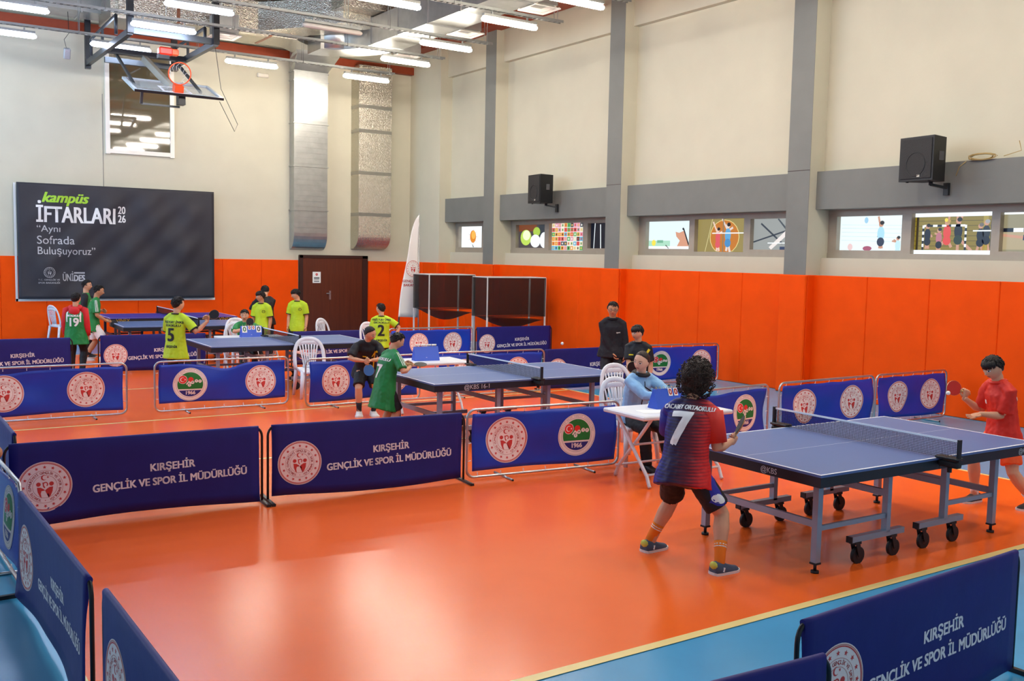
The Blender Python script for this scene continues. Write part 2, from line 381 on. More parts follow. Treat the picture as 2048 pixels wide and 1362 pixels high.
        o += player(.32 * a, .3, .34, em('#c77a88', .8), K_, SK, HR, arms=((-.35, .1), (.2, .1)), legs=((-.1, -.6), (.1, -.6)))
        o += player(.42 * a, .42, .42, em('#e0453c', .9), em('#e0453c', .9), SK, em('#c8a060', .8), arms=((.12, .75), (.1, .1)), legs=((-.6, -.7), (.3, -.6)))
        o += player(.56 * a, .44, .44, K_, em('#28402e', .6), SK, HR, arms=((-.12, .85), (.25, .75)), legs=((0, -.8), (.8, -.8)))
        o += player(.83 * a, .36, .38, K_, K_, SK, em('#88807a', .6), arms=((0, -.3), (.1, -.3))) + player(.9 * a, .42, .4, em('#30363e', .6), K_, SK, em('#aaaaaa', .8), arms=((-.1, -.5), (.1, -.4)))
        o += [(disc2(.045, 14, (.405 * a, .82)), em('#e8d040', 1), .009), (rect2(0, .9, a, 1.0), W_, .01), (rect2(0, 0, a, .1), W_, .01), (rect2(.74 * a, .54, a, .57), W_, .01)]
        return em('#93802a', .8), o
    o = [(rect2(a * i / 8, .5, a * (i + 1) / 8, .6), W_ if i % 2 else K_, .003) for i in range(8)]
    o += [(rect2(0, .05, a, .5), em('#bfae88', .8), .002), (line2((0, .42), (.25 * a, .36), .07), SK, .004), (line2((.25 * a, .36), (.7 * a, .28), .14), em('#1c3a6a', .6), .005), (rect2(0, .95, a, 1), W_, .006)]
    return em('#a39a78', .75), o
XW = XC + DW
def window(n, y_hi, y_lo, panes, ids, label):
    root = bpy.data.objects.new('window_%d' % n, None); COL.objects.link(root); struct(root, label)
    fr = MB(); mid, L = (y_hi + y_lo) / 2, y_hi - y_lo
    fr.box((XW + .03, mid, 2.36), (.16, L, .09), TAUPE); fr.box((XW + .03, mid, 3.09), (.16, L, .1), TAUPE)
    edges = [y_hi] + [q for pn in panes for q in pn] + [y_lo]
    for a_, b_ in zip(edges[::2], edges[1::2]):
        if a_ - b_ > .01: fr.box((XW + .03, (a_ + b_) / 2, 2.72), (.14, a_ - b_, .7), TAUPE)
    for (a_, b_), k in zip(panes, ids):
        z0, z1 = (2.405, 3.045) if k in (3, 6, 9) else (2.455, 3.03)
        if z0 > 2.43:
            fr.box((XW + .02, (a_ + b_) / 2, 2.43), (.12, a_ - b_, .05), TAUPE); fr.box((XW + .02, (a_ + b_) / 2, 3.035), (.12, a_ - b_, .03), TAUPE)
    fr.build('window_frame', root)
    for (a_, b_), k in zip(panes, ids):
        z0, z1 = (2.405, 3.045) if k in (3, 6, 9) else (2.455, 3.02)
        h = z1 - z0; base, sh = pics(k, (a_ - b_) / h)
        mb = MB(); mb.box((XW + .07, (a_ + b_) / 2, (z0 + z1) / 2), (.02, a_ - b_, h), base); pn = mb.build('pane', root)
        cl = lambda v, lo, hi: min(max(v, lo), hi)
        decal(sh, lambda u, v, l, a_=a_, b_=b_, z0=z0, h=h: V((XW + .0598 - l * .3, cl(a_ - u * h, b_, a_), z0 + cl(v, 0, 1) * h)), 'printed_picture', pn, 9)
window(1, 11.13 + 0, 6.75, ((10.96, 9.71), (9.54, 8.22), (8.09, 6.9)), (8, 9, 10), 'window with pictures of volleyball and handball players, below the grey beam with the larger speaker')
window(2, 16.03, 11.61, ((15.81, 14.51), (14.36, 13.06), (12.9, 11.75)), (5, 6, 7), 'window with pictures of a raised hand and players on an orange circle')
window(3, 20.91, 16.5, ((20.69, 19.45), (19.28, 17.95), (17.78, 16.65)), (2, 3, 4), 'window with pictures of tennis balls and a grid of coloured pictograms')
window(4, 23.65, 21.4, ((23.5, 22.3), (22.12, 21.5)), (0, 1), 'window with a picture of an orange ball, beside the corner')

# back-wall inner window, glazed, reflecting the lamps
root = bpy.data.objects.new('window_5', None); COL.objects.link(root); struct(root, 'tall white-framed glazed window on the back wall')
mb = MB(); wf = mat('white_window_frame', '#efeadd', .5)
for x in (5.23, 6.74): mb.box((x, YB - .03, 5.75), (.1, .06, 2.5), wf)
for z in (4.57, 6.96): mb.box((5.985, YB - .03, z), (1.58, .05, .1), wf)
mb.build('window_frame', root)
mb = MB(); mb.box((5.985, YB - .02, 5.77), (1.42, .02, 2.32), mat('dark_reflecting_glass', '#5f563f', .03, spec=.8, ior=1.75)); mb.build('pane', root)

# door
root = bpy.data.objects.new('door_1', None); COL.objects.link(root); struct(root, 'brown veneered double-width door in a dark frame on the back wall')
mb = MB(); mb.box((10.09, YB - .03, 1.08), (.1, .1, 2.16), DOORFR); mb.box((11.97, YB - .03, 1.08), (.16, .1, 2.16), DOORFR); mb.box((11.05, YB - .03, 2.13), (2.0, .1, .08), DOORFR); mb.build('door_frame', root)
mb = MB(); mb.box((11.02, YB - .03, 1.045), (1.76, .06, 2.09), WOOD_D); leaf = mb.build('door_leaf', root)
mb = MB(); mb.box((10.92, YB - .075, 1.08), (.05, .02, .24), CHROME); mb.tube([(10.92, YB - .07, 1.13), (10.92, YB - .12, 1.13), (10.8, YB - .12, 1.13)], .011, CHROME); mb.build('door_handle', leaf)
RED = mat('red_print', '#c8202a', .5); INK = mat('black_print', '#1c1c20', .6); PAPER = mat('white_paper', '#f0eee8', .6)
sg = MB(); sg.box((10.535, YB - .0655, 1.565), (.23, .008, .3), PAPER); sg = tag(sg.build('paper_notice'), 'small white paper notice with a red emblem taped on the brown door', 'notice')
decal([(disc2(.035, 14, (0, .08)), RED, 0), (star2(.016, (.0, .082)), PAPER, .0005)] + [(rect2(-.08, y, .08, y + .022), INK, 0) for y in (-.02, -.055, -.115)], lambda u, v, l: V((10.535 + u, YB - .0705 - l, 1.565 + v)), 'lettering', sg, 9)
# ------------------------------------------------------------------ fluorescent lamps on cable trays
GLOW = mat('lit_diffuser', '#ffffff', .4, emit='#fff4e4', estr=LAMP_POWER)
GLOWC = mat('lit_cool_diffuser', '#ffffff', .4, emit='#d6e4ff', estr=LAMP_POWER * .52)
UNLIT = mat('unlit_diffuser', '#c9c3b8', .4)
def lamp_mesh(m):
    mb = MB(); rs = []
    for x, k in ((-.63, .25), (-.61, .7), (-.56, 1), (.56, 1), (.61, .7), (.63, .25)):
        rs.append([V((x, .062 * k * cos(t), -.01 + .05 * k * sin(t) - .02)) for t in [2 * pi * i / 8 for i in range(8)]])
    mb.rings(rs, m); return mb.mesh('lit_tube')
lit, litc, unl = lamp_mesh(GLOW), lamp_mesh(GLOWC), lamp_mesh(UNLIT)
hs = MB(); hs.box((0, 0, .05), (1.2, .09, .05), TRAY); hs.box((-.4, 0, .1), (.03, .03, .06), TRAY); hs.box((.4, 0, .1), (.03, .03, .06), TRAY); hs = hs.mesh('housing')
rows = {23.0: (10.88, 7.95, 5.05, 2.75, 0, -2.5), 20.45: (10.65, 5.3, 2.6, 0, -2.5), 18.4: (10.53, 7.98, 5.4, 2.8, 0.2), 15.86: (10.44, 7.92, 5.4, 2.8, .2, -2.4),
        13.85: (10.45, 7.9, 5.4, 2.8, .2, -2.4), 11.5: (10.45, 7.9, 5.4, 2.8), 9.1: (10.45, 7.9, 5.4, 2.8), 6.7: (10.45, 7.9, 5.4, 2.8), 4.3: (10.45, 7.9, 5.4, 2.8), 1.8: (10.45, 7.9, 5.4)}
rown = {23.0: 'tray row nearest the back wall', 20.45: 'second tray row out from the back wall', 18.4: 'third tray row out from the back wall', 15.86: 'fourth tray row out from the back wall', 13.85: 'fifth tray row out from the back wall', 11.5: 'sixth tray row, above the middle court', 9.1: 'seventh tray row, above the near court',
        6.7: 'eighth tray row, above the nearest table', 4.3: 'ninth tray row, just ahead of the viewer', 1.8: 'tenth tray row, right above the viewer'}
ordn = ['first', 'second', 'third', 'fourth', 'fifth', 'sixth']
for y, xs in rows.items():
    for i, x in enumerate(xs):
        on = not (y == 18.4 and x == 7.98)
        t = thing('fluorescent_lamp', ('lit' if on else 'unlit') + ' fluorescent lamp, %s from the right wall, %s' % (ordn[i], rown[y]), 'lamp', (x, y, 6.62), R(1.0) if y > 13 else 0, 'fluorescent lamps under the cable trays')
        link('diffuser', (litc if x < 6.5 else lit) if on else unl, t); link('housing', hs, t)
    x0 = -4.0; mb = MB(); z = 6.77
    for s in (-.05, .05): mb.box(((x0 + 11.65) / 2, y + s, z + .02), (11.65 - x0, .006, .05), TRAY)
    n = int((11.65 - x0) / .12)
    for i in range(n): mb.box((x0 + .06 + i * .12, y, z), (.06, .1, .006), TRAY)
    tr = thing('cable_tray', 'perforated steel cable tray with lamps, %s' % rown[y], 'cable tray', (0, 0, 0), 0, 'cable trays')
    mb.build('tray', tr)
    for x in (11.5, 9.2, 6.7, 4.2, 1.5, -1.2):
        for s in (-.055, .055): mb = MB(); mb.cyl((x, y + s, z), (x, y + s, 8.33), .006, TRAY, 5); mb.build('hanger_rod', tr)

# ------------------------------------------------------------------ ventilation ducts
def flange(mb, x0, x1, y0, y1, z, m=GALV, t=.025):
    mb.box(((x0 + x1) / 2, (y0 + y1) / 2 - .015, z), (x1 - x0 + .05, y1 - y0 + .02, t), m)
d = MB(); y0, y1, x0, x1 = 25.05, YB - .005, 9.79, 10.73
prof = [(25.05, 7.0)] + [(25.05, 2.75)] + [(25.05 + .32 * (1 - cos(a)), 2.75 - .44 * sin(a)) for a in [pi / 2 * i / 8 for i in range(1, 9)]]
d.rings([[V((x0, y, z)) for y, z in prof] + [V((x0, y1, 7.0))], [V((x1, y, z)) for y, z in prof] + [V((x1, y1, 7.0))]], GALV, smooth=False)
for z in (3.35, 4.5, 5.62, 6.72, 6.95): flange(d, x0, x1, y0, y1, z)
zz = 2.9
while zz < 7: d.box(((x0 + x1) / 2, 25.047, zz), (.92, .008, .012), GALV); zz += .14
dt = thing('air_duct', 'galvanised rectangular duct running down the back wall over the left of the door', 'duct', (0, 0, 0)); d.build('duct_body', dt)
e = MB()     # bend and cone on top of the galvanised riser
e.rings([[V((9.79, 25.05, 6.98)), V((10.73, 25.05, 6.98)), V((10.73, YB - .01, 6.98)), V((9.79, YB - .01, 6.98))],
         [V((9.5, 24.1, 7.22)), V((10.6, 24.0, 7.22)), V((10.75, YB - .25, 7.25)), V((9.7, YB - .25, 7.25))],
         [V((9.3, 23.7, 7.28)), V((10.4, 23.6, 7.28)), V((10.5, 24.6, 7.95)), V((9.5, 24.6, 7.95))]], GALV, smooth=False)
e.build('duct_cone', dt)
d = MB(); y0, x0, x1 = 24.86, 11.555, 12.53
prof = [(y0, 7.3), (y0, 2.75)] + [(y0 + .5 * (1 - cos(a)), 2.75 - .4 * sin(a)) for a in [pi / 2 * i / 8 for i in range(1, 9)]]
d.rings([[V((x0, y, z)) for y, z in prof] + [V((x0, YB - .005, 7.3))], [V((x1, y, z)) for y, z in prof] + [V((x1, YB - .005, 7.3))]], FOIL, smooth=False)
dt = thing('air_duct', 'foil-wrapped rectangular duct running down the back wall over the right of the door', 'duct', (0, 0, 0)); d.build('duct_body', dt)
mb = MB(); tape = mat('foil_tape', '#a7a59c', .35, metal=.9, bump=.3, bscale=30)
for z in (3.3, 4.42, 5.55, 6.2): mb = MB(); mb.box(((x0 + x1) / 2, (y0 + YB) / 2 - .01, z), (x1 - x0 + .012, YB - y0 - .01, .09), tape); mb.build('foil_tape', dt)
# horizontal ducts
d = MB(); d.box((-.2, 24.15, 7.72), (10.4, .82, .62), GALV)
for x in (4.4, 3.0, 1.6, .2, -1.4): d.box((x, 24.15, 7.72), (.03, .88, .68), GALV)
dt = thing('air_duct', 'galvanised rectangular duct under the roof along the left of the back wall', 'duct'); d.build('duct_body', dt)
d = MB(); d.box((6.95, 23.2, 7.6), (4.0, 1.0, .75), FOIL); d.box((5.6, 23.4, 7.55), (1.6, 1.2, .75), FOIL)
d.rings([[V((8.9, 22.7, 7.23)), V((8.9, 23.7, 7.23)), V((8.9, 23.7, 7.97)), V((8.9, 22.7, 7.97))], [V((9.7, 23.5, 7.26)), V((9.5, 24.4, 7.26)), V((9.5, 24.4, 7.96)), V((9.7, 23.5, 7.96))]], FOIL, smooth=False)
d.rings([[V((8.0, 22.7, 7.3)), V((8.9, 22.7, 7.3)), V((8.9, 22.7, 7.95)), V((8.0, 22.7, 7.95))], [V((9.0, 21.5, 7.35)), V((9.7, 22.0, 7.35)), V((9.7, 22.0, 7.95)), V((9.0, 21.5, 7.95))], [V((9.4, 21.1, 7.4)), V((10.2, 21.2, 7.4)), V((10.2, 21.2, 7.95)), V((9.4, 21.1, 7.95))]], FOIL, smooth=False)
d.box((9.9, 21.0, 7.96), (1.4, .8, .6), FOIL)
dt = thing('air_duct', 'foil-wrapped duct with a bend under the roof, left of the lamps', 'duct'); d.build('duct_body', dt)
mb = MB(); rt_ = mat('copper_tape', '#8a5a44', .4, metal=.6)
for x in (6.2, 8.3): mb = MB(); mb.box((x, 23.2, 7.6), (.07, 1.012, .762), rt_); mb.build('joint_tape', dt)
d = MB(); d.box((10.55, 10.0, 7.33), (.82, 22.6, .6), GALV)
for i in range(17): d.box((10.55, 21.2 - i * 1.35, 7.33), (.87, .03, .65), GALV)
dt = thing('air_duct', 'long galvanised duct running overhead along the right wall', 'duct'); d.build('duct_body', dt)
mb = MB(); n = 14
q = [(10.96 - 1.55 + 1.55 * cos(a), 21.3 + 1.9 * sin(a)) for a in [pi / 2 * i / n for i in range(n + 1)]]; q2 = [(10.14 - .75 + .75 * cos(a), 21.3 + 1.05 * sin(a)) for a in [pi / 2 * i / n for i in range(n + 1)]]
mb.rings([[V((a[0], a[1], 7.03)), V((b_[0], b_[1], 7.03)), V((b_[0], b_[1], 7.63)), V((a[0], a[1], 7.63))] for a, b_ in zip(q, q2)], GALV, smooth=False)
mb.cyl((9.9, 22.6, 7.05), (9.9, 22.6, 7.7), .5, GALV, 28); mb.build('duct_bend', dt)
dfm = MB(); wd = mat('white_diffuser', '#d8d2c8', .5)
for k, (a, z) in enumerate(((.3, 0), (.24, .03), (.18, .05), (.12, .07))):
    for s in (-1, 1):
        dfm.box((s * (a - .02), 0, z), (.055, 2 * a, .012), wd, rot3(y=s * R(28))); dfm.box((0, s * (a - .02), z), (2 * a, .055, .012), wd, rot3(x=-s * R(28)))
dfm = dfm.mesh('louvre'); bxm = MB(); bxm.box((0, 0, .25), (.5, .5, .4), GALV); bxm.box((-.12, 0, .3), (.2, .3, .28), GALV); bxm = bxm.mesh('neck_box')
for x, y, l, g in ((11.2, 18.75, 'square white ceiling diffuser on the long duct, between the third and second lamp rows', 0), (11.3, 21.65, 'square white ceiling diffuser at the far end of the long duct', 0), (11.2, 16.0, 'square white ceiling diffuser on the long duct, beside the fourth lamp row', 0), (7.1, 22.35, 'square white ceiling diffuser below the foil-wrapped duct', 1)):
    t = thing('ceiling_diffuser', l, 'air diffuser', (x, y, 7.0), 0, 'ceiling diffusers'); link('louvre', dfm, t); link('neck_box', bxm, t)
# ------------------------------------------------------------------ barriers
NAVY = mat('navy_barrier_cloth', '#1f2070', .55, spec=.35, var=.07, vscale=5, bump=.12, bscale=9)
ROYAL = mat('royal_blue_banner', '#173ab0', .38, spec=.5, var=.06, vscale=4, bump=.10, bscale=7)
EMB_W = mat('emblem_white', '#f3e3dd', .5); EMB_R = mat('emblem_red', '#cc3a36', .5); EMB_L = mat('emblem_line', '#c98a80', .5)
LET = mat('white_lettering', '#efe9ec', .5); GRN = mat('emblem_green', '#1f7a33', .5); NVY = mat('emblem_navy', '#29277a', .5); RD2 = mat('emblem_bright_red', '#e3342b', .5)
def ring_text(txt, r, size, a0, a1, bold=.0):
    out = []; n = len(txt)
    for i, ch in enumerate(txt):
        if ch == ' ': continue
        a = a0 + (a1 - a0) * i / (n - 1); out.append(xf(glyphs(ch, size, bold), 1, r * cos(a), r * sin(a), a - pi / 2))
    return out
def merge(vfs):
    V_, F_ = [], []
    for vs, fs in vfs:
        o = len(V_); V_ += vs; F_ += [tuple(i + o for i in f) for f in fs]
    return V_, F_
_em = {}
def emblem_gsb(txt=True):
    """round emblem of the youth and sports ministry, unit radius"""
    k = ('g', txt)
    if k in _em: return _em[k]
    o = [(disc2(1, 48), EMB_W, .0010), (ring2(.945, .975, 48), EMB_L, .0018), (ring2(.905, .935, 48), EMB_R, .0018), (merge([star2(.075, (.775 * cos(a), .775 * sin(a)), a) for a in [pi / 2 + 2 * pi * i / 16 for i in range(16)]]), EMB_R, .0018),
         (ring2(.645, .66, 40), EMB_L, .0018), (ring2(.44, .455, 36), EMB_L, .0018)]
    if txt: o.append((merge(ring_text('TÜRKİYE CUMHURİYETİ GENÇLİK VE SPOR BAKANLIĞI', .55, .135, R(250), R(-70), .002) + [disc2(.02, 8, (0, -.55))]), EMB_R, .0018))
    cres = [(.17 * cos(a), .36 + .12 * sin(a)) for a in [R(40) + R(280) * i / 14 for i in range(15)]]; cres = [(-.03 + .11 * cos(a), .36 + .11 * sin(a)) for a in [R(45 + 270 * i / 12) for i in range(13)]] + [(.0 + .085 * cos(a), .36 + .085 * sin(a)) for a in [R(310 - 260 * i / 12) for i in range(13)]]
    fig = [poly2(cres), star2(.05, (.11, .37)), disc2(.085, 16, (-.235, .1)), disc2(.085, 16, (.235, .1))]
    for s in (-1, 1):
        fig.append(poly2([(s * .29, -.02), (s * .16, -.03), (s * .05, -.1), (s * .0, -.16), (s * .13, -.17), (s * .16, -.27), (s * .13, -.46), (s * .2, -.37), (s * .27, -.2)]))
    fig.append(poly2([(-.09, .17), (-.045, .17), (-.03, .02), (.01, -.02), (-.02, -.07), (-.07, -.0)])); fig.append(ring2(.055, .095, 16, R(-60), R(150)))
    fig[-1] = xf(fig[-1], 1, .02, .09)
    o.append((merge(fig), EMB_R, .0018)); _em[k] = o; return o
def emblem_ttf():
    if 't' in _em: return _em['t']
    W2 = EMB_W; GL = mat('emblem_grey_line', '#7d7f86', .5)
    def seg(r, lo, hi, n=24):
        a = math.asin(hi / r) if hi < r else pi / 2; b_ = math.asin(lo / r)
        return poly2([(r * cos(t), r * sin(t)) for t in [b_ + (a - b_) * i / n for i in range(n + 1)]] + [(-r * cos(t), r * sin(t)) for t in [a - (a - b_) * i / n for i in range(n + 1)]])
    o = [(disc2(1, 48), W2, .0010), (ring2(.95, .965, 48), GL, .0018), (ring2(.8, .812, 48), GL, .0018), (seg(.74, -.28, .74), GRN, .0018), (xf(seg(.74, .36, .74), 1, 0, 0, pi), NVY, .0018),
         (xf(glyphs('1966', .3, .012), 1, 0, -.52), W2, .0026), (disc2(.26, 24, (-.43, .3)), W2, .0024), (disc2(.235, 24, (-.43, .3)), RD2, .003)]
    cres = [(-.45 + .14 * cos(a), .3 + .14 * sin(a)) for a in [R(45 + 270 * i / 12) for i in range(13)]] + [(-.42 + .11 * cos(a), .3 + .11 * sin(a)) for a in [R(310 - 260 * i / 12) for i in range(13)]]
    o += [(poly2(cres), W2, .0036), (star2(.06, (-.3, .3)), W2, .0036), (disc2(.16, 20, (.03, .28)), RD2, .0026), (line2((-.22, .0), (-.1, .16), .07), W2, .003), (line2((-.12, .18), (.06, .06), .08), W2, .003)]
    for (x, y, c) in ((-.05, -.04, 'T'), (.13, .12, 'M'), (.35, .2, 'T'), (.56, .18, 'F')):
        o += [(disc2(.1, 16, (x, y)), W2, .0034), (xf(glyphs(c, .13, .004), 1, x, y), GRN, .004)]
    if True: o.append((merge(ring_text('TÜRKİYE MASA TENİSİ FEDERASYONU', .88, .1, R(170), R(10))), GL, .0018))
    _em['t'] = o; return o
def put(shapes, r, cx, cy): return [(xf(vf, r, cx, cy), m_, l_) for vf, m_, l_ in shapes]

def sheet(mb, fn, x0, x1, z0, z1, nx, nz, th, m, over=0.0):
    """hanging cloth of thickness th; fn(x, z) is its front y; over = radius of the sleeve over a rail"""
    rs = []
    for i in range(nx + 1):
        x = x0 + (x1 - x0) * i / nx; zz = z1(x) if callable(z1) else z1; zb = z0(x) if callable(z0) else z0
        fr = [V((x, fn(x, zb + (zz - zb) * j / nz), zb + (zz - zb) * j / nz)) for j in range(nz + 1)]
        yt = fr[-1].y; mid = []
        if over: mid = [V((x, yt + over - over * cos(a), zz + over * sin(a))) for a in [pi * k / 6 for k in range(1, 6)]]
        bk = [V((p.x, p.y + (th if not over else th + (2 * over - th) * (j / nz) ** 6), p.z)) for j, p in enumerate(fr)][::-1]
        rs.append(fr + mid + bk)
    return mb.rings(rs, m)
TXT = ('KIRŞEHİR', 'GENÇLİK VE SPOR İL MÜDÜRLÜĞÜ')
tie = MB(); tie.tube([(0, 0, -.03), (0, -.012, -.01), (0, 0, .012)], .003, WHITE_P, 5); tie.ball((0, -.004, -.03), .006, WHITE_P, 6, 4); tie = tie.mesh('cable_tie')
foot_d = MB(); foot_d.box((0, 0, .0125), (.03, .42, .025), BLACK_M); foot_d.box((0, -.205, .0125), (.034, .012, .027), BLACK_P); foot_d.box((0, .205, .0125), (.034, .012, .027), BLACK_P); foot_d = foot_d.mesh('foot')
foot_f = MB(); foot_f.tube([(0, -.2, .012), (0, .2, .012)], .012, CHROME, 8); foot_f.ball((0, -.2, .012), .0125, BLACK_P, 8, 6); foot_f.ball((0, .2, .012), .0125, BLACK_P, 8, 6); foot_f = foot_f.mesh('foot')
nb = 0
def place2(a, b_):        # from viewer-left floor point a to right point b: location, rotation, width
    a, b_ = V((a[0], a[1], 0)), V((b_[0], b_[1], 0)); d = b_ - a
    return (a + b_) / 2, math.atan2(d.y, d.x), d.length
def barrier_d(a, b_, label, skew=.03, prints=True):
    global nb; nb += 1; r = random.Random(nb * 13)
    c, rz, wd = place2(a, b_); hw = wd / 2
    t = thing('barrier', label, 'barrier', c, rz, 'navy text barriers')
    p1, p2, am = r.uniform(0, 6), r.uniform(0, 6), r.uniform(.010, .018)
    fn = lambda x, z: -.016 + am * sin(2.3 * x + p1 + z * 2) * (1 - (z / .69) ** 2) + .006 * sin(7 * x + p2 - z * 4) * (1 - z / .7) - .02 * math.exp(-((z) / .12) ** 2) * (.5 + .5 * sin(3 * x + p2))
    mb = MB(); sheet(mb, fn, -hw + .045, hw - .045, lambda x: .035 + .012 * sin(3 * x + p1), .684, 26, 8, .003, NAVY, .016); cl = mb.build('cloth', t)
    for s in (-1, 1):
        mb = MB(); xs = s * (hw - .012)
        mb.tube([(xs, 0, .02), (xs, 0, .60)] + [(s * (hw - .012 - .07 * (1 - cos(q))), 0, .60 + .085 * sin(q)) for q in [pi / 2 * i / 5 for i in range(1, 6)]] + [(s * (hw - .13), 0, .685)], .0115, BLACK_M, 8)
        mb.build('post', t); o = link('foot', foot_d, t); o.location = (xs, 0, 0)
    if prints:
        P = lambda u, v, l: V((u, fn(u, v) - l, v))
        decal(put(emblem_gsb(), .203, -hw + .3, .335), P, 'emblem', cl, .05)
        q = .03; l1, l2 = glyphs(TXT[0], .125, .0042, .93), glyphs(TXT[1], .125, .0042, .88)
        w2 = max(x for x, y in l2[0]) * 2; k = 1.27 / w2
        decal([(xf(l1, k, hw - .79, .412, q), LET, .0015), (xf(l2, k, hw - .79, .29, q), LET, .0015)], P, 'lettering', cl, .05)
    return t
def barrier_f(a, b_, label, ems, sag=None, zb=.09, posts=True):
    global nb; nb += 1; r = random.Random(nb * 17)
    c, rz, wd = place2(a, b_); hw = wd / 2 - .005
    t = thing('barrier', label, 'barrier', c, rz, 'royal blue tube-framed barriers')
    mb = MB(); pts = []; cr = .085; z0, z1 = .03, .715
    for cx, cz, a0 in ((hw - cr, z1 - cr, 0), (-hw + cr, z1 - cr, 90), (-hw + cr, z0 + cr, 180), (hw - cr, z0 + cr, 270)):
        pts += [(cx + cr * cos(R(a0 + 90 * i / 6)), 0, cz + cr * sin(R(a0 + 90 * i / 6))) for i in range(7)]
    mb.tube(pts, .0135, CHROME, 8, closed=True); mb.build('frame', t)
    for s in (-1, 1):
        o = link('foot', foot_f, t); o.location = (s * (hw - .42), 0, 0)
    p1, p2 = r.uniform(0, 6), r.uniform(0, 6); am = r.uniform(.02, .034)
    sags = sag or []
    top = lambda x: .672 - sum(d * math.exp(-((x - x0) / w_) ** 2) for x0, w_, d in sags) + .004 * sin(14 * x + p1)
    bot = lambda x: zb + .01 * sin(3 * x + p2)
    fn = lambda x, z: -.006 + am * sin(2.6 * x + p1 + 3 * z) * sin(pi * min(1, max(0, (z - .05) / .65))) + .009 * sin(9 * (x * .6 - z) + p2) + .008 * sin(6.5 * (x + 1.3 * z) + p1) * sin(pi * min(1, max(0, (z - .05) / .65))) + sum(.25 * d * math.exp(-((x - x0) / w_) ** 2) * (z / .7) ** 4 for x0, w_, d in sags)
    mb = MB(); sheet(mb, fn, -hw + .055, hw - .05, bot, top, 44, 14, .0025, ROYAL); cl = mb.build('banner', t)
    P = lambda u, v, l: V((u, fn(u, v) - l - .0012, v))
    for k, (e, u, rr) in enumerate(ems):
        decal(put(emblem_gsb() if e == 'g' else emblem_ttf(), rr, u * hw, .385), P, 'emblem', cl, .05)
    for i in range(7):
        x = -hw + .12 + (2 * hw - .24) * i / 6
        o = link('cable_tie', tie, t); o.location = (x, 0, .705); o = link('cable_tie', tie, t); o.location = (x, 0, .042); o.rotation_euler = (0, pi, 0)
    for z in (.2, .38, .56):
        for s in (-1, 1): o = link('cable_tie', tie, t); o.location = (s * (hw - .008), 0, z); o.rotation_euler = (0, s * pi / 2, 0)
    return t
# front row
barrier_d((0.95, 8.58), (3.03, 8.49), 'navy barrier with white text, left one of the two before the near empty court')
barrier_d((3.06, 8.49), (5.03, 8.31), 'navy barrier with white text, between another navy one and the framed blue banner')
barrier_f((5.06, 8.33), (6.87, 8.14), 'royal blue framed barrier directly left of the white umpire table', [('g', -.5, .235), ('t', .41, .225)])
barrier_f((7.62, 8.32), (9.52, 8.41), 'royal blue framed barrier behind the player in jersey 7', [('g', -.4, .22), ('t', .55, .23)], [(-.1, .5, .03)])
barrier_f((9.72, 8.42), (11.66, 8.44), 'royal blue framed barrier behind the near net, two white emblems', [('g', -.47, .225), ('g', .5, .225)])
barrier_f((11.70, 8.44), (13.33, 8.42), 'royal blue framed barrier beside the player in red, touching the orange wall', [('g', -.38, .22), ('g', .53, .22)])
# middle row
barrier_f((1.17, 13.9), (3.06, 13.86), 'royal blue framed barrier at the far left with two round white emblems', [('g', -.58, .235), ('g', .46, .235)], [(-.5, .3, .035)])
barrier_f((3.41, 13.84), (5.31, 13.80), 'royal blue framed barrier whose sagging banner shows a green emblem', [('t', -.5, .23), ('g', .56, .225)], [(.0, .27, .085)], .13)
barrier_f((5.40, 13.38), (7.27, 13.38), 'royal blue framed barrier behind the player in black bending forward', [('g', -.5, .23), ('g', .55, .23)])
barrier_f((7.58, 13.46), (9.57, 13.30), 'royal blue framed barrier behind the middle table and its net', [('g', -.5, .22), ('g', .5, .22)])
barrier_d((9.60, 13.40), (11.56, 13.36), 'navy barrier with white text behind the tall person in the black jacket')
barrier_f((11.66, 13.2), (13.34, 13.02), 'royal blue framed barrier with a green emblem against the orange wall', [('t', -.56, .225), ('g', .5, .225)])
# far row
barrier_d((1.2, 18.42), (3.17, 18.36), 'navy barrier with white text below the black wall banner, at the far left')
barrier_d((3.62, 18.62), (5.55, 18.55), 'navy barrier with white text behind the player in yellow jersey 5')
barrier_d((7.10, 18.32), (9.02, 18.22), 'navy barrier with white text behind the third table, below the brown door')
barrier_f((9.12, 18.16), (11.12, 18.12), 'royal blue framed barrier under the white feather flag', [('g', -.3, .225), ('g', .52, .225)])
barrier_d((11.20, 18.16), (13.17, 18.04), 'navy barrier with white text in front of the right black net frame')
# left column and near right
barrier_d((1.10, 10.95), (1.10, 9.02), 'navy barrier end reaching into view at the left edge', prints=False)
barrier_f((.82, 8.96), (.875, 7.0), 'royal blue framed barrier at the left edge, held by a hand', [('t', .5, .22), ('g', -.5, .22)], zb=.1)
barrier_d((.86, 6.92), (.90, 4.85), 'navy barrier seen edge-on at the left, its white text facing out')
barrier_d((.93, 4.74), (.94, 2.8), 'nearest navy barrier at the lower left, cut by the bottom of the frame')
barrier_d((3.36, 2.76), (5.33, 2.87), 'navy barrier with white text at the lower right corner')
barrier_d((1.45, 2.60), (3.23, 2.47), 'navy barrier at the bottom edge overlapping the lower right one', prints=False)

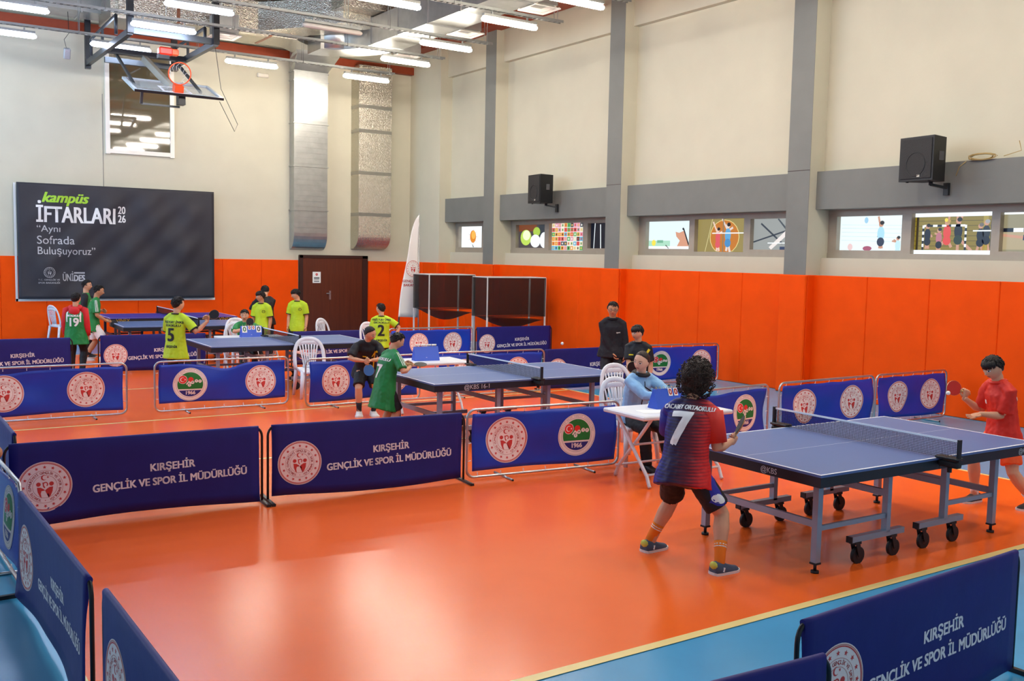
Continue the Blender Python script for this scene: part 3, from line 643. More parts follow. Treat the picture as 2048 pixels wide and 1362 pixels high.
# ------------------------------------------------------------------ table tennis tables
TBL = mat('blue_grey_table_top', '#586e9f', .42, spec=.4, var=.02, vscale=2); TBLP = mat('purple_blue_table_top', '#4338a0', .4, spec=.4)
WLINE = mat('white_line', '#e9edf2', .4); APR = mat('black_apron', '#191a22', .45); LEGS = mat('silver_painted_steel', '#8e97a6', .35, metal=.3); LEGD = mat('dark_painted_steel', '#3a3540', .4, metal=.3)
YEL = mat('yellow_logo', '#e8b81e', .5)
def make_table(label, loc, rz, top, leg, wheels=True):
    t = thing('table_tennis_table', label, 'table tennis table', loc, rz, 'table tennis tables')
    for s in (-1, 1):
        mb = MB(); x0, x1 = (s * .003, s * 1.37); xm, L = (x0 + x1) / 2, abs(x1 - x0)
        mb.box((xm, 0, .751), (L, 1.525, .018), top)
        for y in (-.7525, .7525): mb.quad([(x0, y - .01, .7604), (x1, y - .01, .7604), (x1, y + .01, .7604), (x0, y + .01, .7604)], WLINE)
        xe = s * 1.36; mb.quad([(xe - .01, -.7625, .7606), (xe + .01, -.7625, .7606), (xe + .01, .7625, .7606), (xe - .01, .7625, .7606)], WLINE)
        mb.quad([(x0, -.002, .7606), (x1, -.002, .7606), (x1, .002, .7606), (x0, .002, .7606)], WLINE)
        tp = mb.build('tabletop', t)
        mb = MB()
        for y in (-.75, .75): mb.box((xm, y, .705), (L, .024, .075), APR)
        mb.box((s * 1.358, 0, .705), (.024, 1.476, .075), APR); mb.box((s * .02, 0, .715), (.024, 1.47, .05), APR); mb.build('apron', t)
        xo, xi, c0, c1 = (-1.23, -.44, -.86, -.24) if s < 0 else (.97, .29, -.06, .53)
        if s > 0 and not wheels: xo, xi = 1.2, .4
        for y in (-.63, .5):
            mb = MB(); mb.box((xo, y, .375), (.05, .05, .59), leg); mb.build('leg', t)
            lv = MB(); lv.cyl((xo, y, .0), (xo, y, .02), .03, BLACK_P, 12); lv.cyl((xo, y, .02), (xo, y, .08), .012, BLACK_P, 8); lv.box((xo, y, .075), (.058, .058, .014), BLACK_P); lv.build('leveller', t)
            mb = MB()
            if wheels:
                mb.box((xi, y, .435), (.045, .05, .47), leg); mb.box(((c0 + c1) / 2, y, .195), (c1 - c0, .05, .045), leg); mb.box((c0 + .0, y, .195), (.012, .052, .047), BLACK_P)
            else: mb.box((xi, y, .345), (.045, .05, .65), leg)
            mb.build('carriage' if wheels else 'leg', t)
            if wheels:
                for cx in (c0 + .1, c1 - .1):
                    ca = MB(); ca.cyl((cx, y - .014, .065), (cx, y + .014, .065), .065, BLACK_P, 20); ca.cyl((cx, y - .017, .065), (cx, y + .017, .065), .028, BLACK_M, 12)
                    for q in (-.026, .026): ca.bar((cx, y + q, .065), (cx - .03, y + q, .16), .006, .04, BLACK_P)
                    ca.box((cx - .03, y, .165), (.07, .06, .02), BLACK_P); ca.build('caster', t)
            sb = MB(); sb.bar((xo, y, .33), (xi, y, .33), .025, .035, leg); sb.build('side_bar', t)
        for x, z in ((xo, .36), (xi, .5)):
            cb = MB(); cb.bar((x, -.63, z), (x, .5, z), .03, .05, leg); cb.build('cross_bar', t)
        cb = MB(); cb.bar((s * 1.2, -.4, .67), (s * .1, -.4, .67), .03, .04, leg); cb.build('under_rail', t); cb = MB(); cb.bar((s * 1.2, .4, .67), (s * .1, .4, .67), .03, .04, leg); cb.build('under_rail', t)
    net = MB(); netm = mat('black_net_thread', '#14151c', .7)
    for i in range(141): net.box((0, -.915 + i * .01307, .765 + .0695), (.0018, .0026, .139), netm)
    for i in range(11): net.box((0, 0, .768 + i * .0131), (.0018, 1.83, .0026), netm)
    n = net.build('net', t)
    tp = MB(); tp.box((0, 0, .909), (.006, 1.83, .016), WLINE); tp.build('net_tape', n)
    for s in (-1, 1):
        po = MB(); po.box((0, s * .922, .835), (.03, .022, .175), BLACK_M); po.box((0, s * .84, .772), (.09, .19, .02), BLACK_M, bev=.006); po.box((0, s * .85, .725), (.06, .17, .05), BLACK_P, bev=.01); po.cyl((0, s * .85, .66), (0, s * .85, .71), .018, BLACK_P, 10); po.build('net_post', n)
    return t
T1 = make_table('near table tennis table beside the player in jersey 7, seen whole with silver wheeled legs', (6.999, 5.195, 0), -.0168, TBL, LEGS)
def logo(t, txt, x, face='end', m=LET, sz=.06, z=.704):
    g = glyphs(txt, sz, .0005)
    if face == 'end': fn = lambda u, v, l: V((-1.3712 - l, x - u, z + v))
    else: fn = lambda u, v, l: V((x + u, -.7632 - l, z + v))
    decal([(g, m, 0)], fn, 'apron_logo', t, 9)
T2 = dup(T1, (6.95, 10.58, 0), R(-2.2), 'second table tennis table, between the player in green and the umpire, 16-1 on its edge', 'table tennis tables')
T3 = dup(T1, (5.99, 15.93, 0), R(-1.5), 'third table tennis table, beside the player in yellow jersey 5', 'table tennis tables')
T4 = dup(T1, (5.69, 20.38, 0), R(-2.5), 'blue-grey table tennis table behind the third one, beside the player in green with white shorts', 'table tennis tables')
logo(T1, '@KBS', -.28); logo(T1, '@KBS', 1.17, 'side'); logo(T2, '@KBS 16-1', -.8, 'side', sz=.075); logo(T4, '@KBS 16-1', -.5, 'side', sz=.075)
T5 = make_table('purple-blue table tennis table with yellow logos, farthest, below the black wall banner', (5.95, 22.95, 0), R(-1), TBLP, LEGD, False)
logo(T5, 'VINEX', -1.1, 'side', YEL, .1); logo(T5, 'VINEX', 1.1, 'side', YEL, .1)

# ------------------------------------------------------------------ white plastic chairs
CH = mat('white_chair_plastic', '#dfe3ea', .38, spec=.4)
def make_chair(label, loc, rz):
    t = thing('plastic_chair', label, 'chair', loc, rz, 'white plastic chairs')
    mb = MB(); mb.grid(lambda u, v: V(((u - .5) * (.44 - .05 * (1 - v)), -.2 + .42 * v, .435 - .02 * sin(pi * v) + .012 * abs(2 * u - 1) ** 3 - .03 * max(0, v - .85) / .15)), 10, 10, CH)
    mb.grid(lambda u, v: V(((u - .5) * (.44 - .05 * (1 - v)), -.2 + .42 * v, .415 - .02 * sin(pi * v) - .03 * max(0, v - .85) / .15)), 4, 6, CH)
    mb.tube([(-.195, -.2, .425), (-.22, .2, .425), (-.19, .225, .4), (.19, .225, .4), (.22, .2, .425), (.195, -.2, .425)], .014, CH, 6, closed=True, r2=.025, ref=(0, 0, 1)); mb.build('seat', t)
    bk = MB(); p = bez((-.225, -.17, .42), (-.255, -.21, .75), (-.2, -.27, .89), (0, -.275, .89), 10); q = [(-x, y, z) for x, y, z in p[::-1]][1:]
    bk.tube(p + q, .03, CH, 8, r2=.013, ref=(0, 1, .15))
    def fan(x, z): f_ = (z - .46) / .38; return V((x * (.55 + .45 * f_), -.195 - .075 * f_ + .012 * cos(x * 9), z))
    for i in range(7):
        x = -.15 + .05 * i; bk.tube([fan(x, .47), fan(x, .6), fan(x, .72), fan(x, .80)], .0125, CH, 6, r2=.005, ref=(0, 1, 0))
    bk.tube([fan(-.175, .80), fan(-.08, .825), fan(0, .83), fan(.08, .825), fan(.175, .80)], .03, CH, 8, r2=.008, ref=(0, 1, 0)); bk.tube([fan(-.19, .46), fan(0, .455), fan(.19, .46)], .02, CH, 8, r2=.01, ref=(0, 1, 0))
    for z in (.66,): bk.tube([fan(-.165, z), fan(0, z), fan(.165, z)], .008, CH, 6, r2=.006, ref=(0, 1, 0))
    bk.build('backrest', t)
    for x, y, tx, ty in ((-.2, .2, -.235, .25), (.2, .2, .235, .25), (-.205, -.19, -.235, -.25), (.205, -.19, .235, -.25)):
        l = MB(); l.tube([(x, y, .42), (tx, ty, .0)], [.036, .022], CH, 8, r2=[.028, .02], ref=(0, 1, 0)); l.build('leg', t)
    return t
chair = make_chair('white plastic chair the umpire in light blue sits on', (7.14, 8.3, 0), R(180))
for x, y, r_, l in ((8.05, 9.42, 178, 'empty white plastic chair in front of the tall person in the black jacket'), (5.95, 14.45, 172, 'empty white plastic chair between the third table and its barrier'),
                    (8.08, 18.62, 215, 'white plastic chair whose back shows in front of the brown door'), (8.44, 17.3, 200, 'white plastic chair half hidden by the player in yellow jersey 2'),
                    (6.42, 19.2, 190, 'white plastic chair half hidden beside the player holding a racket at his face'), (5.98, 17.95, 180, 'white plastic chair under the player behind the green and red score cards'), (4.08, 24.9, -70, 'white plastic chair at the orange back wall below the black banner')):
    dup(chair, (x, y, 0), R(r_), l)

# ------------------------------------------------------------------ white folding tables with flip scoreboards
def make_fold_table(label, loc, rz, w=1.16, d=.68, h=.725):
    t = thing('folding_table', label, 'table', loc, rz, 'white folding tables')
    mb = MB(); mb.box((0, 0, h - .022), (w, d, .044), WHITE_P, bev=.012); mb.build('tabletop', t)
    for s in (-1, 1):
        for k in (-1, 1):
            l = MB(); x = s * (w / 2 - .14 + .03 * k); pts = bez((x, k * .24, h - .05), (x, k * .05, .45), (x, -k * .1, .3), (x, -k * .27, .12), 6) + [(x, -k * .31, .03), (x, -k * .325, .015)]
            l.tube(pts, .018, WHITE_P, 8); l.build('leg', t)
    for k in (-1, 1):
        l = MB(); l.cyl((-(w / 2 - .13), k * .27, .13), (w / 2 - .13, k * .27, .13), .012, WHITE_P, 8); l.build('stretcher', t)
    l = MB(); l.cyl((-(w / 2 - .12), 0, .385), (w / 2 - .12, 0, .385), .012, WHITE_P, 8); l.build('stretcher', t)
    return t
ft = make_fold_table('white folding table where the umpire in light blue keeps score', (6.93, 7.44, 0), R(-3))
dup(ft, (6.86, 12.5, 0), R(-4), 'white folding table behind the middle table, holding a closed blue scoreboard')
dup(ft, (5.93, 17.22, 0), R(-3), 'white folding table behind the third table, holding score cards 0 0 0 0')
SB = mat('blue_scoreboard', '#2c55c4', .45); SBL = mat('pale_blue_print', '#9db2e8', .5); CARD = mat('card_white', '#f2efe8', .5); RNG = mat('brass_ring', '#c9b26a', .35, metal=.7)
def scoreboard(label, loc, rz, cards, w=.37, h=.2, d=.17):
    t = thing('flip_scoreboard', label, 'scoreboard', loc, rz, 'blue flip scoreboards')
    mb = MB(); x = w / 2
    mb.rings([[V((s * x, -d / 2, 0)), V((s * x, -d / 2 - .004, .004)), V((s * x, -.006, h)), V((s * x, .006, h)), V((s * x, d / 2, 0))] for s in (-1, 1)], SB, smooth=False); bd = mb.build('body', t)
    P = lambda u, v, l: V((u, -d / 2 - .004 + (d / 2 - .002) * v / h - l * .92, v + l * .4))
    decal([(glyphs('HOME', .03), SBL, .001), ] and [(xf(glyphs('HOME', .032), 1, -.12, .03), SBL, .001), (xf(glyphs('GUEST', .032), 1, .125, .03), SBL, .001), (xf(glyphs('1903', .036, .001), 1, 0, .03), LET, .001), (xf(ring2(.012, .02, 14), 1, -.01, .03), LET, .0012)], P, 'lettering', bd, 9)
    for i in range(7):
        r_ = MB(); cx = -.15 + .05 * i; r_.tube([(cx, .014 * cos(a), h + .006 + .014 * sin(a)) for a in [2 * pi * k / 8 for k in range(8)]], .0025, RNG, 5, closed=True); r_.build('ring', t)
    for cx, cw, chh, col, z0 in cards:
        c = MB(); c.rings([[P(cx + a * cw / 2, v, l) for a, v, l in ((-1, z0, .004), (1, z0, .004), (1, z0 + chh, .004), (-1, z0 + chh, .004))], [P(cx + a * cw / 2, v, l) for a, v, l in ((-1, z0, .007), (1, z0, .007), (1, z0 + chh, .007), (-1, z0 + chh, .007))]], CARD, smooth=False)
        cd_ = c.build('score_card', t); decal([(xf(glyphs('0', chh * 1.05, .003), 1, cx, z0 + chh * .48), col, .0085)], P, 'digit', cd_, 9)
    if not cards:
        for cx in (-.12, -.04, .05, .13): c = MB(); c.box((cx, .01, h + .02), (.07, .012, .02), CARD, rot3(x=.3)); c.build('score_card', t)
    return t
DG, DR, DK = mat('green_digit', '#2f7d3a', .5), mat('red_digit', '#d2382e', .5), mat('black_digit', '#20242a', .5)
scoreboard('blue flip scoreboard with two red zero cards on the umpire table', (6.965, 7.5, .725), R(-4), [(.015, .05, .075, DR, .125), (.085, .05, .075, DR, .125)])
scoreboard('closed blue flip scoreboard on the white table behind the middle table', (6.88, 12.5, .725), R(-9), [])
scoreboard('blue flip scoreboard showing one green, two red and one black zero', (5.885, 17.1, .725), R(-4), [(-.125, .085, .11, DG, .085), (-.035, .055, .065, DR, .135), (.035, .055, .065, DR, .135), (.125, .085, .11, DK, .085)])
mb = MB(); mb.box((6.66, 7.36, .7265), (.3, .2, .003), PAPER, rot3(z=-.3)); tag(mb.build('score_sheet'), 'sheet of white paper on the umpire table', 'paper')
mb = MB(); mb.tube([(6.76, 7.26, .731), (6.83, 7.21, .731), (6.845, 7.2, .731)], [.004, .004, .001], mat('pen_blue', '#3a3a9a', .4), 6); tag(mb.build('pen'), 'blue pen lying beside the paper on the umpire table', 'pen')

# ------------------------------------------------------------------ loudspeakers
def speaker(label, y, h=.64, w=.62, xw=XC + D2):
    t = thing('loudspeaker', label, 'loudspeaker', (xw, y, 3.78), R(-8), 'loudspeakers on the grey lintel')
    cx = -.36; mb = MB(); dd = .2
    pr = [(-dd, -w / 2), (-dd, w / 2), (dd * .9, w / 2 * .62), (dd * .9, -w / 2 * .62)]
    mb.rings([[V((cx + a, b_, z)) for a, b_ in pr] for z in (-h / 2, h / 2)], BLACK_P, smooth=False); bd = mb.build('cabinet', t)
    g = MB(); g.box((cx - dd - .006, 0, 0), (.012, w * .9, h * .9), mat('black_grille', '#1f1f21', .6, bump=.4, bscale=160), bev=.005); g.build('grille', t)
    c = MB(); c.tube([(cx - dd - .0125, .17 * cos(a), -.08 + .17 * sin(a)) for a in [2 * pi * i / 20 for i in range(20)]], .006, BLACK_M, 6, closed=True); c.build('woofer', t)
    c = MB(); c.box((cx - dd - .014, -.06, -.25), (.004, .05, .035), mat('badge', '#b8b4a8', .4)); c.build('badge', t)
    c = MB(); c.box((cx + .0, -w / 2 * .81, .04), (.11, .02, .13), mat('handle_recess', '#4a4a4c', .5), rot3(z=-.25)); c.build('side_handle', t)
    b_ = MB(); b_.box((-.02, -.1, -.42), (.04, .09, .18), BLACK_M); b_.bar((-.03, -.1, -.4), (cx + .1, -.02, -.36), .05, .035, BLACK_M); b_.cyl((cx + .1, -.02, -.37), (cx + .1, -.02, -.3), .03, BLACK_M, 10); b_.build('bracket', t)
    for s in (-1, 1): c = MB(); c.cyl((cx - .14, s * .2, -.335), (cx - .14, s * .2, -.318), .02, BLACK_P, 8); c.build('foot', t)
    return t
speaker('larger-looking black loudspeaker bracketed on the grey beam beside a cable bundle', 8.82)
speaker('black loudspeaker bracketed on the grey beam above the tennis ball picture', 18.55)
mb = MB(); r = random.Random(3); cab = mat('tan_cable', '#b59a62', .6)
for i in range(6):
    k = r.uniform(.8, 1.2); mb.tube([(XC + D2 - .04 + .004 * i, 8.2 - .2 * k * cos(a) + r.uniform(-.02, .02), 3.8 + .045 * k * sin(a)) for a in [2 * pi * j / 14 for j in range(14)]], .006, cab, 5, closed=True)
mb.tube([(XC + D2 + .1, 7.95, 3.80), (XC + D2 + .1, 7.7, 3.86), (XC + D2 + .12, 7.75, 4.0)], .006, cab, 5); mb.tube([(XC + D2 - .012, 8.45, 3.75), (XC + D2 - .012, 8.55, 3.68), (XC + D2 - .012, 8.6, 3.55)], .006, cab, 5)
tag(mb.build('cable_bundle'), 'coiled tan cable bundle on top of the grey beam', 'cable')

# ------------------------------------------------------------------ black wall banner
BAN = mat('black_banner_cloth', '#35343a', .55, spec=.35, var=.1, vscale=1.2, bump=.1, bscale=3)
bx0, bx1, bz0, bz1 = 3.214, 7.725, 1.04, 3.712
def bfn(x, z):
    u, v = (x - bx0) / (bx1 - bx0), (z - bz0) / (bz1 - bz0)
    w_ = .02 * sin(5 * v + 9 * u * (1 - u) * 4 * (1 - v)) + .013 * sin(30 * math.hypot(u - 1, (v - 1) * .6)) + .013 * sin(26 * math.hypot(u, (v - 1) * .6)) + .008 * sin(40 * (u - .6 * v))
    return YB - .16 + 1.65 * w_ * min(1, 6 * u, 6 * (1 - u)) * min(1, 5 * (1 - v) + .1, 5 * v + .2)
t = thing('wall_banner', 'large black cloth banner with white and green lettering hung on the back wall', 'banner', ((bx0 + bx1) / 2, YB - .06, bz0)); O_ = V(((bx0 + bx1) / 2, YB - .06, bz0))
mb = MB(); sheet(mb, lambda x, z: bfn(x + O_.x, z + O_.z) - O_.y, bx0 - O_.x, bx1 - O_.x, 0, bz1 - bz0, 60, 36, .004, BAN); cl = mb.build('cloth', t)
mb = MB(); mb.box((0, .012, -.03), (bx1 - bx0 + .09, .012, .06), PAPER); mb.box((bx0 - O_.x - .025, .012, 1.3), (.05, .012, 2.72), PAPER); mb.build('white_margin', t)
P = lambda u, v, l: V((u - O_.x, bfn(u, v) - .004 - l - O_.y, v - O_.z))
LG = mat('lime_lettering', '#9ccb2c', .5); LW = mat('banner_white', '#e6e4e2', .5); LGY = mat('banner_grey', '#bcbabc', .5)
BX = lambda px: bx0 + (px - 33) / 391 * (bx1 - bx0)
def fit(g, w_, h_, cx, cy):
    xs = [p_[0] for p_ in g[0]]; ys = [p_[1] for p_ in g[0]]; sx_, sy_ = w_ / (max(xs) - min(xs)), h_ / (max(ys) - min(ys)); mx, my = (max(xs) + min(xs)) / 2, (max(ys) + min(ys)) / 2
    return [((x - mx) * sx_ + cx, (y - my) * sy_ + cy) for x, y in g[0]], g[1]
sh = [(fit(glyphs('kampüs', .4, .012, .8, .35), 1.03, .31, 4.25, 3.36), LG, 0), (fit(glyphs('İFTARLARI', .5, .01, .6), 1.74, .5, 4.48, 3.07), LW, 0), (fit(glyphs('20', .2, .004, .8), .18, .18, 5.5, 3.16), LW, 0), (fit(glyphs('26', .2, .004, .8), .18, .18, 5.5, 2.955), LW, 0),
      (fit(glyphs('“Aynı', .25, 0), .5, .2, 3.87, 2.65), LGY, 0), (fit(glyphs('Sofrada', .25, 0), .8, .19, 4.02, 2.41), LGY, 0), (fit(glyphs('Buluşuyoruz”', .25, 0), 1.26, .23, 4.26, 2.135), LGY, 0),
      (fit(glyphs('T.C. GENÇLİK VE', .1, .001), .46, .055, 3.86, 1.485), LGY, 0), (fit(glyphs('SPOR BAKANLIĞI', .1, .001), .46, .055, 3.86, 1.42), LGY, 0), (fit(glyphs('ÜNİ', .2, .002, .6), .24, .23, 4.28, 1.57), LGY, 0), (fit(glyphs('DES', .2, .008, .8), .25, .15, 4.53, 1.525), LGY, 0), (rect2(4.41, 1.63, 4.65, 1.665), LGY, 0)]
sh += [(ring2(.115, .125, 30), LGY, 0)]; sh[-1] = (xf(sh[-1][0], 1, 3.87, 1.655), LGY, 0)
sh += [(xf(merge([star2(.012, (.1 * cos(a), .1 * sin(a))) for a in [2 * pi * i / 16 for i in range(16)]]), 1, 3.87, 1.655), LGY, 0), (xf(ring2(.08, .085, 30), 1, 3.87, 1.655), LGY, 0), (xf(emblem_gsb(False)[-1][0], .13, 3.87, 1.655), LGY, 0)]
decal(sh, P, 'lettering', cl, .12)

# ------------------------------------------------------------------ feather flag, net frames, small wall fittings
t = thing('feather_flag', 'white feather flag with a red emblem standing in the far corner', 'flag', (11.33, 21.1, 0))
FC = mat('white_flag_cloth', '#eceae6', .6, bump=.15, bscale=5)
fx = lambda z: (lambda v: (-.42 * (1 - v) ** .55 - .0) * 1.0)((z - .72) / (3.2 - .72))
mb = MB(); yf = lambda x, z: .03 * sin(6 * x + 3 * z)
rs = []
for i in range(25):
    z = .72 + (3.18 - .72) * i / 24; x1_ = .06 + .0 * z; x0_ = x1_ - .53 * (1 - i / 24) ** .62 - .012; fr = [V((x0_ + (x1_ - x0_) * j / 8, yf(x0_ + (x1_ - x0_) * j / 8, z), z + .03 * (1 - j / 8) * (1 - i / 24))) for j in range(9)]
    rs.append(fr + [p_ + V((0, .003, 0)) for p_ in fr[::-1]])
mb.rings(rs, FC); fl_ = mb.build('flag_cloth', t)
decal(put(emblem_gsb(False)[1:], .2, -.1, 1.9) + [(xf(glyphs('GENÇLİK VE', .085, .001), 1, -.12, 1.6), EMB_R, .002), (xf(glyphs('BAKANLIĞI', .085, .001), 1, -.12, 1.5), EMB_R, .002)], lambda u, v, l: V((u, yf(u, v) - l - .002, v)), 'emblem', fl_, .06)
mb = MB(); mb.tube([(-.48, 0, .3), (-.45, 0, .75), (.06, .012, .75)][:2], .02, BLACK_M, 8); mb.build('pole_base', t); mb = MB(); mb.tube([(.075, .012, .0), (.078, .012, 1.5), (.066, .012, 3.22)], .012, CHROME, 8); mb.build('pole', t)
mb = MB(); mb.box((-.2, .0, .02), (.9, .5, .04), BLACK_M); mb.tube([(-.48, 0, .04), (-.48, 0, .32)], .024, BLACK_M, 8); mb.build('base', t)
NETM = mat('black_mesh_fabric', '#1a1613', .8, alpha=.5); WTUBE = mat('white_painted_tube', '#e4e2de', .4)
def netbox(label, x0, x1, y0, d, z0, z1):
    t = thing('net_frame', label, 'net frame', ((x0 + x1) / 2, y0, 0), R(-4), 'net frames by the right wall'); h = (x1 - x0) / 2
    P4 = {}
    for i, (x, y) in enumerate(((-h, 0), (h, 0), (h, d), (-h, d))):
        mb = MB(); mb.box((x, y, z1 / 2), (.03, .03, z1), WTUBE); mb.build('post', t)
    mb = MB()
    for a, b_ in (((-h, 0), (h, 0)), ((h, 0), (h, d)), ((h, d), (-h, d)), ((-h, d), (-h, 0))): mb.bar((a[0], a[1], z1), (b_[0], b_[1], z1), .03, .03, WTUBE)
    mb.build('top_rail', t)
    mb = MB(); mb.bar((-h, 0, .06), (h, 0, .06), .03, .03, WTUBE); mb.build('bottom_rail', t)
    mb = MB(); e = .022
    mb.box((0, -e, (z0 + z1) / 2), (2 * h, .004, z1 - z0), NETM); mb.box((-h - e, d / 2, (z0 + z1) / 2), (.004, d, z1 - z0), NETM); mb.box((h + e, d / 2, (z0 + z1) / 2), (.004, d, z1 - z0), NETM); mb.box((0, d + e, (z0 + z1) / 2), (2 * h, .004, z1 - z0), NETM); mb.build('mesh_side', t)
    mb = MB(); mb.grid(lambda u, v: V(((u - .5) * 2 * h, d * v, z0 - .22 * sin(pi * u) * sin(pi * v) ** .6 - .08 * u)), 12, 8, NETM)
    mb.grid(lambda u, v: V(((u - .5) * 2 * h, d * v, z0 - .004 - .22 * sin(pi * u) * sin(pi * v) ** .6 - .08 * u)), 12, 8, NETM); mb.build('sagging_net', t)
netbox('left white-legged black net frame in the far right corner', 11.05, 12.22, 19.9, .85, .98, 1.78)
netbox('right white-legged black net frame, the wider one, by the orange wall', 11.72, 13.22, 18.45, .7, .88, 1.76)
mb = MB(); mb.box((9.055, YB - .04, 6.78), (.3, .08, .11), mat('fitting_white', '#d9d3c2', .5), bev=.02); tag(mb.build('emergency_light'), 'small cream emergency light high on the back wall', 'light')
t = thing('spotlight', 'small grey spotlight hanging from the lamp tray near the black frame', 'spotlight', (4.13, 24.0, 6.5)); mb = MB(); mb.box((0, 0, 0), (.14, .1, .24), mat('spot_body', '#a9aaac', .4, metal=.4, bump=.5, bscale=60), rot3(x=.4), bev=.02); mb.build('housing', t); mb = MB(); mb.tube([(0, .02, .1), (-.05, .02, .3), (.05, .02, .45), (.0, 0, 1.9)], .006, BLACK_M, 6); mb.build('cable', t)

# ------------------------------------------------------------------ basketball hoop folded up under the roof
t = thing('basketball_hoop', 'ceiling-hung basketball hoop folded up, glass backboard and orange ring', 'basketball hoop', (5.6, 21.0, 6.5))
fx0, fx1, fy0, fy1, fz = -.87, .82, -.25, 3.9, 0
for x, y, z in ((fx0, fy0, 0), (fx1, fy0, 0), (fx0, fy1, -.1), (fx1, 2.9, -.1)):
    mb = MB(); mb.box((x, y, .9 + z / 2), (.12, .12, 1.86 - z), BLACK_M); mb.build('post', t)
DST = mat('dark_steel_tube', '#4d5257', .4, metal=.6)
for a, b_ in (((fx0, fy0, 0), (fx0, fy1, 0)), ((fx1, fy0, 0), (fx1, fy1 - .9, 0)), ((fx0, fy0 + .1, .04), (fx1, fy0 + .1, .04)), ((fx0, 1.9, -.02), (fx1, 1.9, -.02)), ((fx0 + .1, 2.6, -.1), (fx1, 2.6, -.1))):
    mb = MB(); mb.bar(a, b_, .1, .12, DST); mb.build('frame_beam', t)
for s, x in ((-1, fx0 - .06), (1, fx1 + .06)):
    mb = MB(); mb.tube([(x, .7, .1), (x, .7, .48), (x, 3.2, .42), (x, 3.2, .05)], .035, DST, 6); mb.bar((x, 2, .05), (x, 2, .45), .05, .05, DST); mb.build('side_brace', t)
bc, bt = V((.16, .05, -1.08)), R(20); bu = V((0, cos(bt), sin(bt))); bn = V((0, -sin(bt), cos(bt)))
B_ = lambda u, v, n_: bc + V((u, 0, 0)) + bu * v + bn * n_
def slab(mb, u0, u1, v0, v1, n0, n1, m_): return mb.rings([[B_(u0, v0, n_), B_(u1, v0, n_), B_(u1, v1, n_), B_(u0, v1, n_)] for n_ in (n0, n1)], m_, smooth=False)
GLS = mat('backboard_glass', '#c8d2d2', .05, alpha=.38, spec=.6); FRW = mat('backboard_frame', '#c5d2da', .35, metal=.3)
mb = MB(); slab(mb, -.88, .88, .02, 1.1, 0, .012, GLS); bb = mb.build('backboard', t)
mb = MB()
for q in ((-.9, .9, -.02, .03), (-.9, .9, 1.08, 1.13), (-.9, -.84, .03, 1.08), (.84, .9, .03, 1.08)): slab(mb, *q, -.02, .03, FRW)
slab(mb, -.9, .9, -.045, -.018, -.02, .03, BLACK_M); mb.build('backboard_rim', bb)
mb = MB()
for q in ((-.3, .3, .15, .2), (-.3, .3, .58, .63), (-.3, -.25, .2, .58), (.25, .3, .2, .58)): slab(mb, *q, .013, .016, WLINE)
mb.build('target_square', bb)
RO = mat('ring_orange', '#e8511f', .4)
mb = MB(); mb.tube([B_(.225 * cos(a), .14 + .0, .4 + .225 * sin(a)) for a in [2 * pi * i / 32 for i in range(32)]], .012, RO, 8, closed=True); slab(mb, -.09, .09, .06, .26, .014, .16, RO); mb.bar(B_(-.06, .14, .1), B_(-.06, .14, .2), .02, .02, RO); mb.bar(B_(.06, .14, .1), B_(.06, .14, .2), .02, .02, RO); rg = mb.build('ring', t)
mb = MB()
for i in range(12):
    a = 2 * pi * i / 12; b_ = a + pi / 12; mb.tube([B_(.22 * cos(a), .15, .4 + .22 * sin(a)), B_(.17 * cos(b_), .26, .36 + .17 * sin(b_)), B_(.13 * cos(a), .36, .28 + .13 * sin(a))], .004, PAPER, 4)
mb.build('net', rg)
mb = MB(); mb.bar(B_(-.75, .6, -.03), (-.66, 1.9, -.1), .05, .05, DST); mb.bar(B_(-.7, .2, -.04), B_(-.7, .2, -.3), .05, .05, DST); mb.bar(B_(-.7, .2, -.3), B_(.1, .3, -.32), .04, .04, DST); mb.bar(B_(.0, .7, 0), (-.1, 1.9, -.1), .1, .14, mat('pale_arm', '#b9b6aa', .4, metal=.3)); mb.bar(B_(.6, .6, -.03), (.6, 1.9, -.1), .05, .05, DST); mb.box(B_(.08, .18, -.14), (.14, .2, .22), BLACK_M); mb.build('fold_arm', t)
mb = MB(); mb.box((-.06, .3, -.2), (.28, .2, .16), mat('winch_red', '#d8341c', .4), bev=.03); mb.box((.12, .3, -.2), (.16, .16, .13), RO, bev=.02); mb.box((-.1, .3, -.31), (.22, .14, .08), BLACK_P); mb.build('winch', t)
mb = MB(); mb.tube([(.85, -.1, -.05), (.95, -.15, -.9), (1.3, -.15, -1.6), (1.25, -.1, -1.75), (.95, -.05, -1.15)], .006, BLACK_M, 5); mb.build('cable', t)
mb = MB(); mb.cyl((-.05, .25, .1), (-.05, .25, 1.8), .006, TRAY, 5); mb.build('hanger_wire', t)
# ------------------------------------------------------------------ people
SKIN = mat('skin', '#d6a07e', .55, spec=.35, var=.05, vscale=9); SKIN2 = mat('skin_tan', '#c08a66', .55, spec=.35, var=.05, vscale=9)
HAIRB = mat('black_hair', '#171210', .5, spec=.4, var=.3, vscale=60, bump=.5, bscale=120); HAIRC = mat('dark_brown_curls', '#35251a', .6, var=.4, vscale=40, bump=.6, bscale=90); HAIRR = mat('brown_hair', '#24150e', .5, var=.25, vscale=50, bump=.4, bscale=120)
EYEW = mat('eye_white', '#eee9e4', .3); EYEB = mat('dark_iris', '#20130d', .2); BROW = mat('eyebrow', '#1f1510', .7); LIP = mat('lips', '#b0625a', .5)
LIME = mat('lime_jersey', '#b7d41c', .6, var=.06, vscale=8, bump=.25, bscale=14); GREEN = mat('green_jersey', '#17803c', .55, var=.08, vscale=8, bump=.25, bscale=14)
BLACKC = mat('black_cloth', '#15151b', .65, var=.2, vscale=8, bump=.25, bscale=14); NAVYC = mat('dark_navy_fleece', '#14161f', .8, var=.15, vscale=8, bump=.3, bscale=14)
